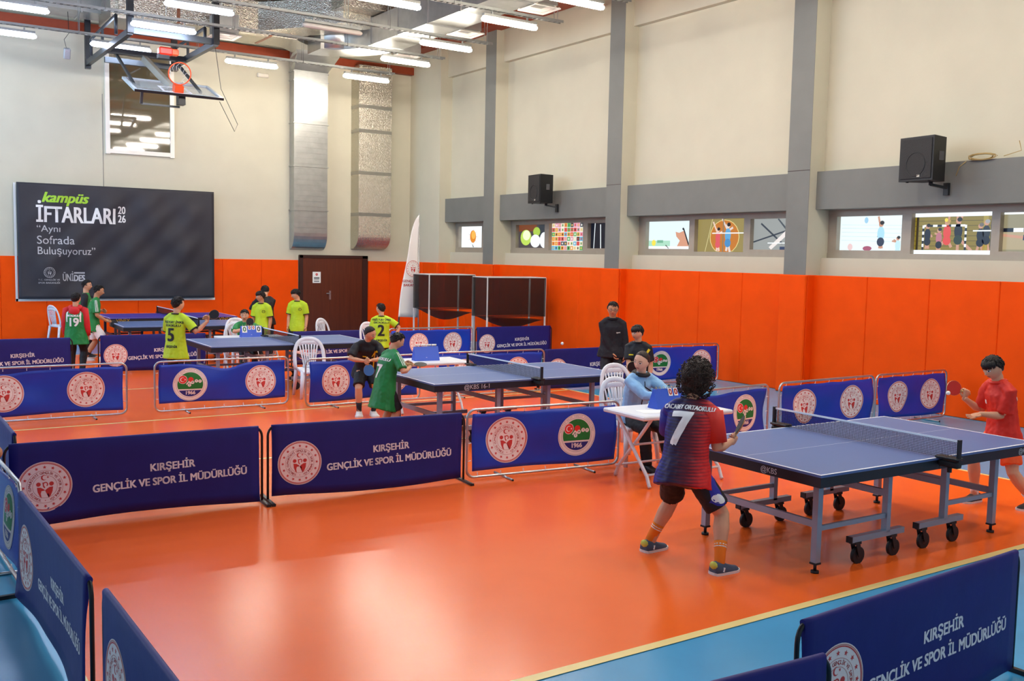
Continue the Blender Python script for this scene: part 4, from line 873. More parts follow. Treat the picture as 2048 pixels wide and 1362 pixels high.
REDC = mat('red_cloth', '#d92a16', .6, var=.07, vscale=8, bump=.25, bscale=14); REDH = mat('red_hoodie', '#cf2227', .7, var=.07, vscale=8, bump=.25, bscale=14); ORSH = mat('orange_shorts', '#f4581c', .6, bump=.25, bscale=14)
LBLUE = mat('light_blue_polo', '#8fbfe6', .65, var=.04, vscale=8, bump=.2, bscale=12); ORSO = mat('orange_sock', '#ef7c14', .8); WHC = mat('white_cloth', '#e9e6e2', .7); DKS = mat('dark_sock', '#20242e', .8)
SHB = mat('black_shoe', '#17171b', .5); SHW = mat('white_shoe', '#e6e3de', .5); SHG = mat('grey_blue_shoe', '#465468', .6); SOLE = mat('white_sole', '#e8e4dd', .5); YELT = mat('yellow_trim', '#e9d31f', .5); YELH = mat('lime_heel_tab', '#c9cf52', .6); WHT = mat('white_trim', '#efeeea', .55)
def grad_jersey():
    m_ = mat('blue_to_red_jersey', '#20184a', .6, bump=.25, bscale=14); nt = m_.node_tree; N, L = nt.nodes, nt.links; b = N['Principled BSDF']
    tc = N.new('ShaderNodeTexCoord'); sp = N.new('ShaderNodeSeparateXYZ'); L.new(tc.outputs['Object'], sp.inputs[0])
    mr = N.new('ShaderNodeMapRange'); mr.inputs[1].default_value = -.26; mr.inputs[2].default_value = .26; L.new(sp.outputs[0], mr.inputs[0])
    wv = N.new('ShaderNodeTexWave'); wv.bands_direction = 'Z'; wv.inputs['Scale'].default_value = 14; wv.inputs['Distortion'].default_value = .6; L.new(tc.outputs['Object'], wv.inputs[0])
    ad = N.new('ShaderNodeMath'); ad.operation = 'MULTIPLY_ADD'; ad.inputs[1].default_value = .12; L.new(wv.outputs[1], ad.inputs[0]); L.new(mr.outputs[0], ad.inputs[2])
    cr = N.new('ShaderNodeValToRGB'); L.new(ad.outputs[0], cr.inputs[0]); e = cr.color_ramp.elements
    e[0].position = .2; e[0].color = hexc('#28248c'); e[1].position = .92; e[1].color = hexc('#e0201a')
    for p_, c_ in ((.34, '#231a58'), (.5, '#2a1432'), (.72, '#6a1424'), (.84, '#c01c20')):
        q = e.new(p_); q.color = hexc(c_)
    L.new(cr.outputs[0], b.inputs['Base Color']); return m_
def solid(mb, m, voxel, it=5, wr=0.0, seed=0):
    """the collected closed shapes fused into one smooth skin"""
    me = mb.mesh('tmp'); o = bpy.data.objects.new('tmp', me); COL.objects.link(o)
    md = o.modifiers.new('r', 'REMESH'); md.mode = 'VOXEL'; md.voxel_size = voxel; md.use_smooth_shade = True
    sm = o.modifiers.new('s', 'SMOOTH'); sm.factor = .5; sm.iterations = it
    dg = bpy.context.evaluated_depsgraph_get(); r_ = bpy.data.meshes.new_from_object(o.evaluated_get(dg)); bpy.data.objects.remove(o); bpy.data.meshes.remove(me)
    r_.materials.clear(); r_.materials.append(m)
    if wr:
        nn = [v.normal.copy() for v in r_.vertices]; of = V((seed * 3.1, seed, 0))
        for v, n_ in zip(r_.vertices, nn): v.co += n_ * wr * (noise.noise(V((v.co.x * 13, v.co.y * 13, v.co.z * 7)) + of) + .5 * noise.noise(v.co * 30 + of))
    for p_ in r_.polygons: p_.use_smooth = True; p_.material_index = 0
    return r_
def join(me, mb, name):
    """adds mb's shapes to mesh me (hands onto the body)"""
    mb.bm.from_mesh(me); 
    out = bpy.data.meshes.new(name); mb.bm.to_mesh(out); mb.bm.free(); bpy.data.meshes.remove(me); return out
def ik(a, c, l1, l2, pole):
    d = c - a; L_ = d.length; mx = (l1 + l2) * .995
    if L_ > mx: c = a + d * (mx / L_); d = c - a; L_ = mx
    n_ = d / L_; x = (l1 * l1 - l2 * l2 + L_ * L_) / (2 * L_); h = math.sqrt(max(l1 * l1 - x * x, 0)); pl = V(pole); pl = pl - n_ * pl.dot(n_)
    if pl.length < 1e-5: pl = V((0, 0, 1))
    return a + n_ * x + pl.normalized() * h, c
def hand(mb, m, w, d, n_, side, H, curl, spread=.0):
    d = d.normalized(); n_ = (n_ - d * n_.dot(d)).normalized(); s = d.cross(n_) if side > 0 else n_.cross(d); k = H / 1.6
    P = lambda a, b, c: w + d * a * k + s * b * k + n_ * c * k
    rs = []
    for a, hw, ht, c0 in ((-.02, .020, .017, 0), (.01, .026, .016, 0), (.04, .036, .015, 0), (.07, .039, .013, 0), (.085, .037, .010, 0), (.09, .03, .006, 0)):
        rs.append([P(a, hw * cos(t), c0 + ht * sin(t)) for t in [2 * pi * i / 10 for i in range(10)]])
    mb.rings(rs, m)
    for i, (b, ln) in enumerate(((.029, .067), (.010, .076), (-.009, .070), (-.027, .054))):
        p_ = [P(.078, b, .0)]; ang = curl * .35 + .05; a, c_ = .078, .0
        for j, fr in enumerate((.42, .33, .25)):
            ang += curl * (.75 if j else .5); a += ln * fr * cos(ang); c_ += ln * fr * sin(ang)
            p_.append(P(a, b * (1 + spread * (j + 1)), c_))
        mb.tube(p_, [.0088 * k, .0085 * k, .0078 * k, .0062 * k], m, 7)
    tc_ = min(curl, .9); mb.tube([P(.012, .022, .004), P(.038, .045, .012 + .012 * tc_), P(.062, .052 - .014 * tc_, .018 + .022 * tc_), P(.082, .05 - .03 * tc_, .02 + .03 * tc_)], [.013 * k, .0115 * k, .0098 * k, .007 * k], m, 7)
    return P(.06, 0, .02), s, n_
def smooth01(x): x = min(max(x, 0), 1); return x * x * (3 - 2 * x)
def headp(th, ph, hh, k=1.0):
    x, y, z = sin(th) * cos(ph), sin(th) * sin(ph), cos(th)
    ax, by = .355, .42
    if z < 0:
        t_ = -z; ax *= 1 - .3 * t_ ** 1.6; by *= (1 - .2 * t_ ** 2) if y > 0 else (1 - .5 * t_ ** 1.5)
    elif y < 0: by *= 1.06
    return V((x * ax, y * by, z * .5)) * hh * k
def elp(c, rs_, u_, hx, hy, n=16, sq=.0): return [c + rs_ * hx * cos(t) * (1 + sq * abs(sin(2 * t))) + u_ * hy * sin(t) * (1 + sq * abs(sin(2 * t))) for t in [2 * pi * i / n for i in range(n)]]
npers = 0
def person(label, loc, face, H, hands, feet=None, pel=None, lean=0, side=0, twist=0, head=(0, 0), hair='short', hairm=None, skin=None, shirt=None, sleeve='short', hem=-.09, legs='shorts', legm=None, leglen=.75, socks=None, shoe=(SHB, SOLE), curl=(.4, .4), grip=(None, None), poles=(None, None), kpole=None, fit_=1.0, near=False, vis=True, fing=(None, None), palm=(None, None)):
    """loc: floor point; face: heading in degrees; hands / feet: world points of wrists and ankles"""
    global npers; npers += 1
    skin = skin or SKIN; hairm = hairm or HAIRB; rz = R(face - 90); t = thing('person', label, 'person', (loc[0], loc[1], 0), rz)
    Rm = M.Rotation(-rz, 3, 'Z'); L_ = lambda p: Rm @ (V(p) - V((loc[0], loc[1], 0))); LD = lambda d_: Rm @ V(d_)
    pv = V(pel) if pel else V((0, 0, .5 * H)); vx = .0075 if near else .0105
    tw = M.Rotation(R(twist), 3, 'Z'); lm = M.Rotation(R(side), 3, 'Y') @ M.Rotation(-R(lean), 3, 'X')
    T = lm @ V((0, 0, 1)); rs_ = lm @ tw @ V((1, 0, 0)); fwd = T.cross(rs_); ch = pv + T * .295 * H
    def spine(s_): return pv + T * s_ * H + fwd * (.012 * H * sin(pi * min(max(s_ / .3, 0), 1)) * -1)
    def fr(s_):                      # side and forward vectors along the spine (twist grows upward)
        q = min(max(s_ / .28, 0), 1); a = (V((1, 0, 0)) * (1 - q) + rs_ * q); a = (a - T * a.dot(T)).normalized(); return a, T.cross(a)
    arms = []
    for i, sd in enumerate((1, -1)):        # 1 = right
        sh = ch + rs_ * sd * .102 * H - T * .018 * H; hw = hands[i]
        w_ = L_(hw) if hw is not None else sh + V((sd * .03 * H, .03 * H, -.315 * H))
        el, w_ = ik(sh, w_, .172 * H, .15 * H, LD(poles[i]) if poles[i] else V((sd * .5, -1, -.35))); arms.append((sd, sh, el, w_))
    lg = []
    for i, sd in enumerate((1, -1)):
        hp = pv + V((sd * .05 * H, 0, -.01 * H)); f_ = feet[i] if feet else None
        an = L_((f_[0], f_[1], f_[2] if len(f_) > 3 else .055 * H)) if f_ else V((hp.x + sd * .015 * H, hp.y, .055 * H)); hd = R(f_[-1] - face) if f_ else 0
        kn, an = ik(hp, an, .235 * H, .225 * H, LD(kpole) if kpole else V((sd * .15 + sin(-hd) * .8, 1, 0))); lg.append((sd, hp, kn, an, hd))
    # --- body
    mb = MB()
    if vis:
        sec = ((-.045, .05, .045), (-.02, .085, .06), (.02, .092, .064), (.09, .078, .055), (.17, .084, .058), (.24, .082, .054), (.275, .066, .042), (.3, .042, .034), (.32, .033, .033), (.36, .031, .033))
        mb.rings([elp(spine(a), *fr(a), b * H, c_ * H) for a, b, c_ in sec], skin)
    for sd, sh, el, w_ in arms:
        m1 = sh.lerp(el, .4); f1, f2 = el.lerp(w_, .3), el.lerp(w_, .75)
        mb.tube([sh - rs_ * sd * .02 * H, sh, m1, el, f1, f2, w_ + (w_ - el).normalized() * .008], [x * H for x in (.026, .029, .029, .0245, .0255, .019, .0165)], skin, 12)
    for sd, hp, kn, an, hd in lg if vis else []:
        mb.tube([hp + V((0, 0, .02 * H)), hp.lerp(kn, .35), hp.lerp(kn, .75), kn, kn.lerp(an, .3), kn.lerp(an, .7), an + V((0, 0, -.02 * H))], [x * H for x in (.056, .053, .042, .036, .0385, .027, .022)], skin, 12)
    hh = .146 * H if H < 1.62 else .138 * H
    hm = lm @ tw @ M.Rotation(R(head[0]), 3, 'Z') @ M.Rotation(R(head[1]), 3, 'X') if lean < 25 else M.Rotation(R(twist + head[0]), 3, 'Z') @ M.Rotation(R(head[1]), 3, 'X')
    nk = spine(.335); hc = nk + T * .012 * H + hm @ V((0, .1 * hh, .47 * hh)); HP = lambda p: hc + hm @ (V(p) * hh)
    if vis:
        mb.rings([[hc + hm @ headp(max(.03, min(pi - .03, pi * i / 18)), 2 * pi * j / 24, hh) for j in range(24)] for i in range(19)], skin)
        mb.tube([HP((0, .37, .1)), HP((0, .425, -.04)), HP((0, .45, -.11)), HP((0, .40, -.145))], [.03 * hh, .038 * hh, .058 * hh, .04 * hh], skin, 8)
        for sd in (-1, 1): mb.ball(HP((sd * .35, -.03, -.03)), (.03 * hh, .075 * hh, .11 * hh), skin, 8, 6, hm)
        mb.tube([nk - T * .03 * H, hc + hm @ V((0, -.08, -.25)) * hh], .034 * H, skin, 12)
    body = solid(mb, skin, vx, 4)
    hb = MB(); hb.mi(skin); fr_ = {}
    for i, (sd, sh, el, w_) in enumerate(arms):
        d = (w_ - el).normalized()
        if fing[i]: d = LD(fing[i]).normalized()
        if grip[i] is not None:
            A = LD(grip[i]).normalized(); d = (d - A * d.dot(A)).normalized(); n_ = A.cross(d) if sd > 0 else d.cross(A); fr_[i] = hand(hb, skin, w_, d, n_, sd, H, 1.25)
        else:
            n_ = LD(palm[i]) if palm[i] else (V((-sd, .2, 0)) if abs(d.z) > .6 else V((-sd * .6, 0, -.8))); fr_[i] = hand(hb, skin, w_, d, n_, sd, H, curl[i], .12 if curl[i] < .3 else 0)
    body = join(body, hb, 'body'); body.materials.clear(); body.materials.append(skin)
    bo = link('body', body, t)
    out = {'t': t, 'hm': hm, 'hc': hc, 'grip': [t.matrix_basis @ fr_[i][0] for i in (0, 1)], 'axis': [M.Rotation(rz, 3, 'Z') @ fr_[i][1] for i in (0, 1)], 'nrm': [M.Rotation(rz, 3, 'Z') @ fr_[i][2] for i in (0, 1)]}
    if vis:
        bv = BVHTree.FromPolygons([v.co for v in body.vertices], [tuple(p_.vertices) for p_ in body.polygons])
        def FP(u, v, l):
            o_ = hc + hm @ V((u * hh, .9 * hh, v * hh)); h_ = bv.ray_cast(o_, hm @ V((0, -1, 0)), .85 * hh)
            return h_[0] + hm @ V((0, l + .0015, 0)) if h_[0] else None
        ex, ez = .15, .03
        decal([(ell2(s_ * ex, ez, .068, .033, 14), EYEW, .0004) for s_ in (-1, 1)] + [(ell2(s_ * ex, ez, .029, .031, 12), EYEB, .001) for s_ in (-1, 1)] + [(line2((s_ * (ex - .07), ez + .026), (s_ * (ex + .07), ez + .03), .012), BROW, .0012) for s_ in (-1, 1)], FP, 'eyes', bo, .02)
        decal([(poly2([(s_ * .07, .108), (s_ * .15, .132), (s_ * .235, .11), (s_ * .235, .118), (s_ * .15, .155), (s_ * .07, .132)]), BROW, .001) for s_ in (-1, 1)], FP, 'eyebrows', bo, .02)
        decal([(ell2(0, -.255, .1, .03, 14), LIP, .0006), (rect2(-.085, -.258, .085, -.25), BROW, .001)], FP, 'mouth', bo, .02)
        # --- hair
        mb = MB(); thick = dict(short=.085, fringe=.13, curly=.5, bun=.06, crop=.05)[hair]; nz = dict(short=.02, fringe=.03, curly=.09, bun=.008, crop=.008)[hair]; rr = random.Random(npers)
        rs = []
        for i in range(29):
            th = max(.03, min(pi - .03, pi * i / 28)); row = []
            for j in range(40):
                ph = 2 * pi * j / 40; p_ = headp(th, ph, 1.0); fz = sin(ph)
                fr0 = .24 if hair == 'fringe' else (.33 if hair != 'bun' else .36)
                zl = fr0 * max(0, fz) ** .5 + (.02 if hair != 'curly' else -.2) * (1 - abs(fz)) + (-.3 if hair != 'curly' else -.5) * max(0, -fz) ** .6
                mm = smooth01((p_.z - zl) / .07 + .1); nzv = noise.noise(p_ * (9 if hair == 'curly' else 14) + V((npers, 0, 0))) * nz + noise.noise(p_ * 30) * nz * .5
                q = p_ * (.9 + mm * (.1 + thick * (.75 + .35 * max(0, p_.z) * 2) + nzv)); row.append(hc + hm @ (q * hh))
            rs.append(row)
        mb.rings(rs, hairm)
        if hair == 'curly':
            for _ in range(680):
                th, ph = math.acos(rr.uniform(-.8, 1)), rr.uniform(0, 2 * pi)
                if sin(ph) > .1 and cos(th) < .3: continue
                p_ = headp(th, ph, 1.0) * (1.47 + rr.uniform(-.06, .08)); nn = p_.normalized(); a_ = nn.cross(V((rr.uniform(-1, 1), rr.uniform(-1, 1), rr.uniform(-1, 1)))).normalized(); b_ = nn.cross(a_); rd = rr.uniform(.035, .06)
                mb.tube([hc + hm @ ((p_ + a_ * rd * cos(x) + b_ * rd * sin(x) + nn * .02 * x) * hh) for x in [k * .9 for k in range(7)]], .013 * hh, hairm, 4)
        else:
            if hair == 'fringe':
                for k in range(26):
                    ph = pi * (.12 + .76 * (k + rr.uniform(-.3, .3)) / 25); q0, q1, q2 = headp(.75, ph, 1.06 + thick * .6), headp(1.12, ph, 1.05 + thick * .5), headp(1.36 + rr.uniform(-.06, .05), ph + rr.uniform(-.05, .05), 1.03)
                    mb.tube([hc + hm @ (x * hh) for x in (q0, q1, q2)], [.05 * hh, .048 * hh, .012 * hh], hairm, 6)
            for _ in range(130 if hair in ('short', 'fringe') else 0):   # locks
                th, ph = math.acos(rr.uniform(.2, .97)), rr.uniform(0, 2 * pi)
                if sin(ph) > .2 and cos(th) < .62: continue
                p_ = headp(th, ph, 1.0) * (1.0 + thick * .95); d_ = V((p_.x * .6 + rr.uniform(-.2, .2), p_.y + .15 + rr.uniform(-.2, .2), -.25)).normalized() * .16
                q = p_ + d_; q = q.normalized() * p_.length * .985
                mb.tube([hc + hm @ (x * hh) for x in (p_ * .97, p_.lerp(q, .5) * 1.035, q * .98)], [.03 * hh, .028 * hh, .012 * hh], hairm, 5)
        if hair == 'bun': mb.ball(HP((0, -.5, .08)), (.15 * hh, .13 * hh, .15 * hh), hairm, 12, 8)
        mb.build('hair', t)
    # --- shirt
    if shirt:
        cl = MB(); k = fit_; rows_ = [(hem, .129, .101), (hem + .06, .118, .09), (.05, .101, .073), (.12, .097, .07), (.2, .1, .071), (.245, .1, .066), (.28, .08, .052), (.305, .052, .043), (.325, .041, .04)]
        def sp(s_):
            if s_ >= 0: return spine(s_)
            return pv + V((0, 0, 1)) * s_ * H + (T - V((0, 0, 1)) * T.z) * s_ * H * .55
        cl.rings([elp(sp(a), *fr(a), b * H * (k if a < .28 else 1), c_ * H * (k if a < .28 else 1)) for a, b, c_ in rows_], shirt)
        ends = []
        for sd, sh, el, w_ in arms:
            if sleeve == 'short':
                e_ = sh.lerp(el, .82); cl.tube([spine(.312) + rs_ * sd * .02 * H, spine(.297) + rs_ * sd * .06 * H, sh - T * .008 * H, sh.lerp(el, .35), e_], [x * H for x in (.03, .036, .0415, .0445, .0475)], shirt, 14); ends.append((sh.lerp(el, .76), e_, .0487))
            elif sleeve == 'long':
                e_ = el.lerp(w_, .97); cl.tube([spine(.312) + rs_ * sd * .02 * H, spine(.297) + rs_ * sd * .06 * H, sh - T * .008 * H, sh.lerp(el, .5), el, el.lerp(w_, .5), e_], [x * H for x in (.03, .036, .041, .041, .037, .033, .027)], shirt, 14); ends.append((el.lerp(w_, .9), e_, .0275))
            else: ends.append(None)
        sm_ = solid(cl, shirt, vx * 1.1, 5, (.008 if near else .007), npers); so = link('shirt', sm_, t)
        sb = BVHTree.FromPolygons([v.co for v in sm_.vertices], [tuple(p_.vertices) for p_ in sm_.polygons]); out['shirt'] = so; out['ends'] = ends; out['arms'] = arms
        def on(view):
            def f_(u, v, l):
                a = {'back': (rs_, -fwd), 'front': (-rs_, fwd), 'right': (fwd, rs_), 'left': (-fwd, -rs_)}[view]
                o_ = pv + a[0] * u + T * v + a[1] * .3; h_ = sb.ray_cast(o_, -a[1], .35); return h_[0] + a[1] * (l + .003) if h_[0] else None
            return f_
        out['on'] = on
        def sleeve_fn(i):        # u around the arm (0 = top), v from shoulder to elbow
            sd, sh, el, w_ = arms[i]
            def f_(u, v, l):
                ax_ = (el - sh).normalized(); c_ = sh + ax_ * v; up_ = (rs_ * sd + T * .6); up_ = (up_ - ax_ * up_.dot(ax_)).normalized(); sdv = ax_.cross(up_); dr = up_ * cos(u) + sdv * sin(u)
                h_ = sb.ray_cast(c_ + dr * .3, -dr, .4); return h_[0] + dr * (l + .003) if h_[0] else None
            return f_
        out['sleeve'] = sleeve_fn
        out['collar'] = lambda m_, r_=.045, th_=.011: (lambda q: (q.tube([p_ for p_ in elp(spine(.322), *fr(.3), r_ * H, (r_ - .002) * H, 18)], th_ * H, m_, 6, closed=True, r2=th_ * H * .7), q.build('collar', so)))(MB())
        def cuffs(m_, which=(0, 1)):
            for i in which:
                a, b, r_ = ends[i]; q = MB(); q.tube([a, b + (b - a) * .05], r_ * H, m_, 14); q.build('cuff', so)
        out['cuffs'] = cuffs
    # --- lower garment
    if legm and vis:
        cl = MB(); cl.rings([elp(pv + T * a * H if a > 0 else pv + V((0, 0, a * H)), *fr(0), b * H, c_ * H) for a, b, c_ in ((.07, .088, .062), (.02, .1, .07), (-.03, .102, .072), (-.055, .07, .055))], legm)
        for sd, hp, kn, an, hd in lg:
            if legs == 'shorts':
                e_ = hp.lerp(kn, leglen); cl.tube([hp + V((0, 0, .01)), hp.lerp(kn, leglen * .5), e_], [x * H for x in (.056, .059, .061)], legm, 14)
            else: cl.tube([hp + V((0, 0, .01)), hp.lerp(kn, .5), kn, kn.lerp(an, .5), an + V((0, 0, -.015 * H))], [x * H for x in (.06, .055, .047, .042, .038)], legm, 14)
        lo = link('shorts' if legs == 'shorts' else 'trousers', solid(cl, legm, vx * 1.1, 5, .008, npers + 5), t); out['legs'] = lo
        lm_ = lo.data; lb = BVHTree.FromPolygons([v.co for v in lm_.vertices], [tuple(p_.vertices) for p_ in lm_.polygons])
        def onl(view):
            def f_(u, v, l):
                a = {'front': (V((-1, 0, 0)), V((0, 1, 0))), 'right': (V((0, 1, 0)), V((1, 0, 0))), 'left': (V((0, -1, 0)), V((-1, 0, 0)))}[view]
                h_ = lb.ray_cast(pv + a[0] * u + V((0, 0, v)) + a[1] * .5, -a[1], .6); return h_[0] + a[1] * (l + .003) if h_[0] else None
            return f_
        out['onl'] = onl
    # --- feet
    for sd, hp, kn, an, hd in lg if vis else []:
        if socks:
            s_ = MB(); s_.tube([an + V((0, 0, -.02 * H)), an, an.lerp(kn, socks[1] * .6), an.lerp(kn, socks[1])], [x * H for x in (.0245, .0245, .0275, .031)], socks[0], 12); so_ = s_.build('sock', t)
            if len(socks) > 2:
                for q in (.72, .84): s_ = MB(); c_ = an.lerp(kn, socks[1] * q); d_ = (kn - an).normalized() * .0035; s_.tube([c_ - d_, c_ + d_], .0315 * H * (.93 + .1 * (q - .7)), socks[2], 12); s_.build('sock_stripe', so_)
        fm = M.Rotation(hd, 3, 'Z'); Ln, Wd, Ht = .158 * H, .034 * H, .062 * H; b0 = V((an.x, an.y, an.z - .055 * H)); FT = lambda x, y, z: b0 + fm @ V((x, y, z)); rs = []
        for y, wq, hq in ((-.27, .45, .7), (-.25, .8, .95), (-.12, .95, 1.05), (.06, .98, .95), (.28, 1.05, .66), (.48, 1.1, .5), (.62, .85, .42), (.7, .4, .33)):
            rs.append([FT(a * Wd * wq, y * Ln, z_) for a, z_ in ((-1, .012), (-1.0, Ht * hq * .45), (-.72, Ht * hq * .85), (0, Ht * hq), (.72, Ht * hq * .85), (1.0, Ht * hq * .45), (1, .012), (0, .012))])
        s_ = MB(); s_.rings(rs, shoe[0]); s2 = s_.build('shoe', t); s_ = MB()
        pr = [(a * Wd * wq * 1.07, y * Ln) for a in (1,) for y, wq in ((-.29, .4), (-.25, .82), (-.1, .95), (.1, .97), (.3, 1.05), (.5, 1.1), (.64, .85), (.73, .35))]; pr = pr + [(-x, y) for x, y in pr[::-1]]
        s_.rings([[FT(x, y, z_) for x, y in pr] for z_ in (.0, .022)], shoe[1], smooth=False); s_.build('sole', s2)
        if len(shoe) > 2:
            s_ = MB(); s_.ball(FT(0, -.235 * Ln, Ht * .72), (Wd * .72, .018, Ht * .3), shoe[2], 10, 6, fm); s_.build('heel_tab', s2)
            s_ = MB(); s_.bar(FT(Wd * 1.0, -.05 * Ln, .03), FT(Wd * .93, -.0 * Ln, Ht * .6), .012, .008, WHT); s_.bar(FT(-Wd * 1.0, -.05 * Ln, .03), FT(-Wd * .93, -.0 * Ln, Ht * .6), .012, .008, WHT); s_.build('side_stripe', s2)
    return out
RBK, RRD, RBL, WOOD = mat('black_rubber', '#15161b', .6), mat('red_rubber', '#c8352c', .55), mat('blue_rubber', '#3f76b8', .5), mat('plywood_edge', '#c9a36b', .5)
def racket(label, g, axis, nrm, front, back, edge=None):
    """g: grip point; axis: from handle to blade; nrm: face normal of the front rubber"""
    A = V(axis).normalized(); N_ = V(nrm); N_ = (N_ - A * N_.dot(A)).normalized(); X = A.cross(N_); g = V(g)
    t = thing('table_tennis_racket', label, 'table tennis racket', g, 0); P = lambda a, b, c: X * a + A * b + N_ * c
    out = [(.076 * sin(x) * (1 - .06 * (1 + cos(x))), .128 + .08 * -cos(x)) for x in [2 * pi * i / 32 for i in range(32)]]
    mb = MB(); mb.rings([[P(a, b, c) for a, b in out] for c in (-.003, .003)], edge or WOOD, smooth=False); bl = mb.build('blade', t)
    for c0, c1, m_ in ((.0031, .0055, front), (-.0055, -.0031, back)):
        mb = MB(); mb.rings([[P(a * .975, .128 + (b - .128) * .975 + .002, c) for a, b in out] for c in (c0, c1)], m_, smooth=False); mb.build('rubber', t)
    mb = MB(); mb.tube([P(0, -.05, 0), P(0, -.03, 0), P(0, .03, 0), P(0, .062, 0)], [.015, .0135, .0125, .014], WOOD, 10); mb.build('handle', t); return t
def txt(o, view, items, name='lettering', mx=.022):
    decal([(xf(glyphs(s_, sz, bd, sx_), 1, u, v), m_, .001) for s_, sz, bd, sx_, u, v, m_ in items], o['on'](view), name, o['shirt'], mx)
# 1 boy in jersey 7
JER = grad_jersey()
b = person('curly-haired person seen from behind in a blue-red jersey 7', (5.10, 5.27), 28, 1.585, ((5.50, 5.20, .89), (5.43, 5.55, .93)), ((5.14, 4.93, 0), (5.07, 5.60, 5)), (0, -.03, .715), lean=17, head=(8, -2), hair='curly', hairm=HAIRC, shirt=JER, hem=-.085, fit_=1.12, legm=BLACKC, leglen=.82, socks=(ORSO, .42, WHT), shoe=(SHG, SOLE, YELH), curl=(1.1, .6), grip=((.25, -.35, .9), None), poles=((-.25, -.25, -1), (-.3, .4, -1)), near=True)
txt(b, 'back', [('7', .36, .012, .9, -.03, .265, WHT), ('CACABEY ORTAOKULU', .05, .002, .72, 0, .443, WHT)])
sl = MB(); a, e_, r_ = b['ends'][0]; sd, sh, el, w_ = b['arms'][0]; sl.tube([sh.lerp(el, -.02), sh.lerp(el, .4), sh.lerp(el, .83)], [.0475 * 1.6, .0495 * 1.6, .0502 * 1.6], REDC, 16); sl.build('red_sleeve', b['shirt'])
sd, sh, el, w_ = b['arms'][1]; sl = MB(); sl.tube([sh.lerp(el, .15), sh.lerp(el, .5), sh.lerp(el, .83)], [.0485 * 1.6, .0498 * 1.6, .0502 * 1.6], mat('royal_sleeve', '#26248e', .6, bump=.25, bscale=14), 16); sl.build('blue_sleeve', b['shirt']); b['cuffs'](ORSO, (1,)); 
decal([(rect2(-.04, -.24, .03, .05), mat('royal_side_panel', '#2a2a9a', .6), .0)] + [(xf(disc2(.035, 16), 1, -.005, -.19), WHT, .002)], b['onl']('right'), 'side_panel', b['legs'], .03)
racket('table tennis racket held by the player in jersey 7, seen edge-on', b['grip'][0], b['axis'][0], (.75, -.66, 0), RRD, RBK)
# 2 boy in red
b = person('person in a red shirt and orange shorts swinging a red racket', (8.93, 5.06), 158, 1.50, ((8.79, 5.36, .985), (8.68, 5.13, .875)), ((8.86, 5.24, 175), (9.06, 4.80, 170)), (0, -.02, .70), lean=10, head=(6, -12), hair='fringe', shirt=REDC, hem=-.09, fit_=1.08, legm=ORSH, leglen=.8, socks=(WHC, .3), shoe=(SHB, SOLE), curl=(.5, .15), grip=((-.8, .35, .3), None), poles=((.2, .2, -1), (.6, -.2, -.8)), near=True, fing=(None, (-.85, .35, -.25)), palm=(None, (-.2, -.3, .9)))
b['collar'](REDC, .045, .014)
decal([(rect2(.07, .30, .12, .345), WHT, .001)], b['on']('left'), 'shoulder_logo', b['shirt'], .02); decal([(rect2(-.02, .37, .06, .43), WHT, .001)], b['on']('back'), 'back_logo', b['shirt'], .02); decal([(rect2(-.11, .27, -.075, .31), WHT, .001)], b['on']('front'), 'chest_logo', b['shirt'], .02)
racket('red table tennis racket swung by the player in red', b['grip'][0], b['axis'][0], (-.55, -.83, .1), RRD, RBK)
# 3 umpire
b = person('person with tied-back hair seated in a light blue polo', (7.16, 8.22), 270, 1.54, ((7.20, 7.76, .775), (7.28, 7.72, .775)), ((6.98, 7.80, 268), (7.30, 7.80, 275)), (0, -.02, .515), lean=12, head=(-72, -6), hair='bun', hairm=HAIRR, skin=mat('skin_light', '#dcae92', .5, spec=.35, var=.04, vscale=9), shirt=LBLUE, sleeve='long', hem=-.03, fit_=1.05, legs='trousers', legm=BLACKC, shoe=(SHB, SHB), curl=(.5, .5), poles=((-1, 0, -.9), (1, 0, -.9)), kpole=(0, -.5, 1), near=True, fing=((.8, -.5, 0), (-.9, -.3, 0)), palm=((0, 0, -1), (0, 0, -1)))
b['collar'](BLACKC, .05, .02)
decal([(rect2(-.006, .16, .006, .43), BLACKC, .001), (disc2(.007, 8, (.0, .34)), EYEB, .002)], b['on']('front'), 'placket', b['shirt'], .02)
# 4 teenager in the black jacket
b = person('tall person with glasses in a black jacket, standing behind an empty chair', (9.97, 12.05), 238, 1.585, ((9.91, 11.92, .70), (10.1, 11.88, .70)), None, None, lean=3, head=(-6, -4), shirt=NAVYC, sleeve='long', hem=-.06, fit_=1.16, legs='trousers', legm=BLACKC, shoe=(SHB, SHB), skin=SKIN2, hair='short', curl=(.6, .6), poles=((-.8, .6, -.2), (.8, -.3, -.2)))
b['collar'](NAVYC, .045, .016); txt(b, 'front', [('sport', .03, .001, 1, .085, .3, WHT)], 'chest_logo')
g = MB(); hm, hc, hh = b['hm'], b['hc'], .146 * 1.585; GP = lambda x, y, z: hc + hm @ (V((x, y, z)) * hh)
for s_ in (-1, 1):
    g.tube([GP(s_ * .155 + .1 * cos(q), .43 - .05 * abs(cos(q)) * (s_ * cos(q) > 0), .015 + .075 * sin(q)) for q in [2 * pi * i / 14 for i in range(14)]], .0022, BLACK_M, 5, closed=True); g.tube([GP(s_ * .255, .38, .03), GP(s_ * .37, .2, .03), GP(s_ * .38, -.04, .02)], .0022, BLACK_M, 5)
g.tube([GP(-.055, .43, .03), GP(0, .45, .04), GP(.055, .43, .03)], .0022, BLACK_M, 5); g.build('glasses', b['t'])
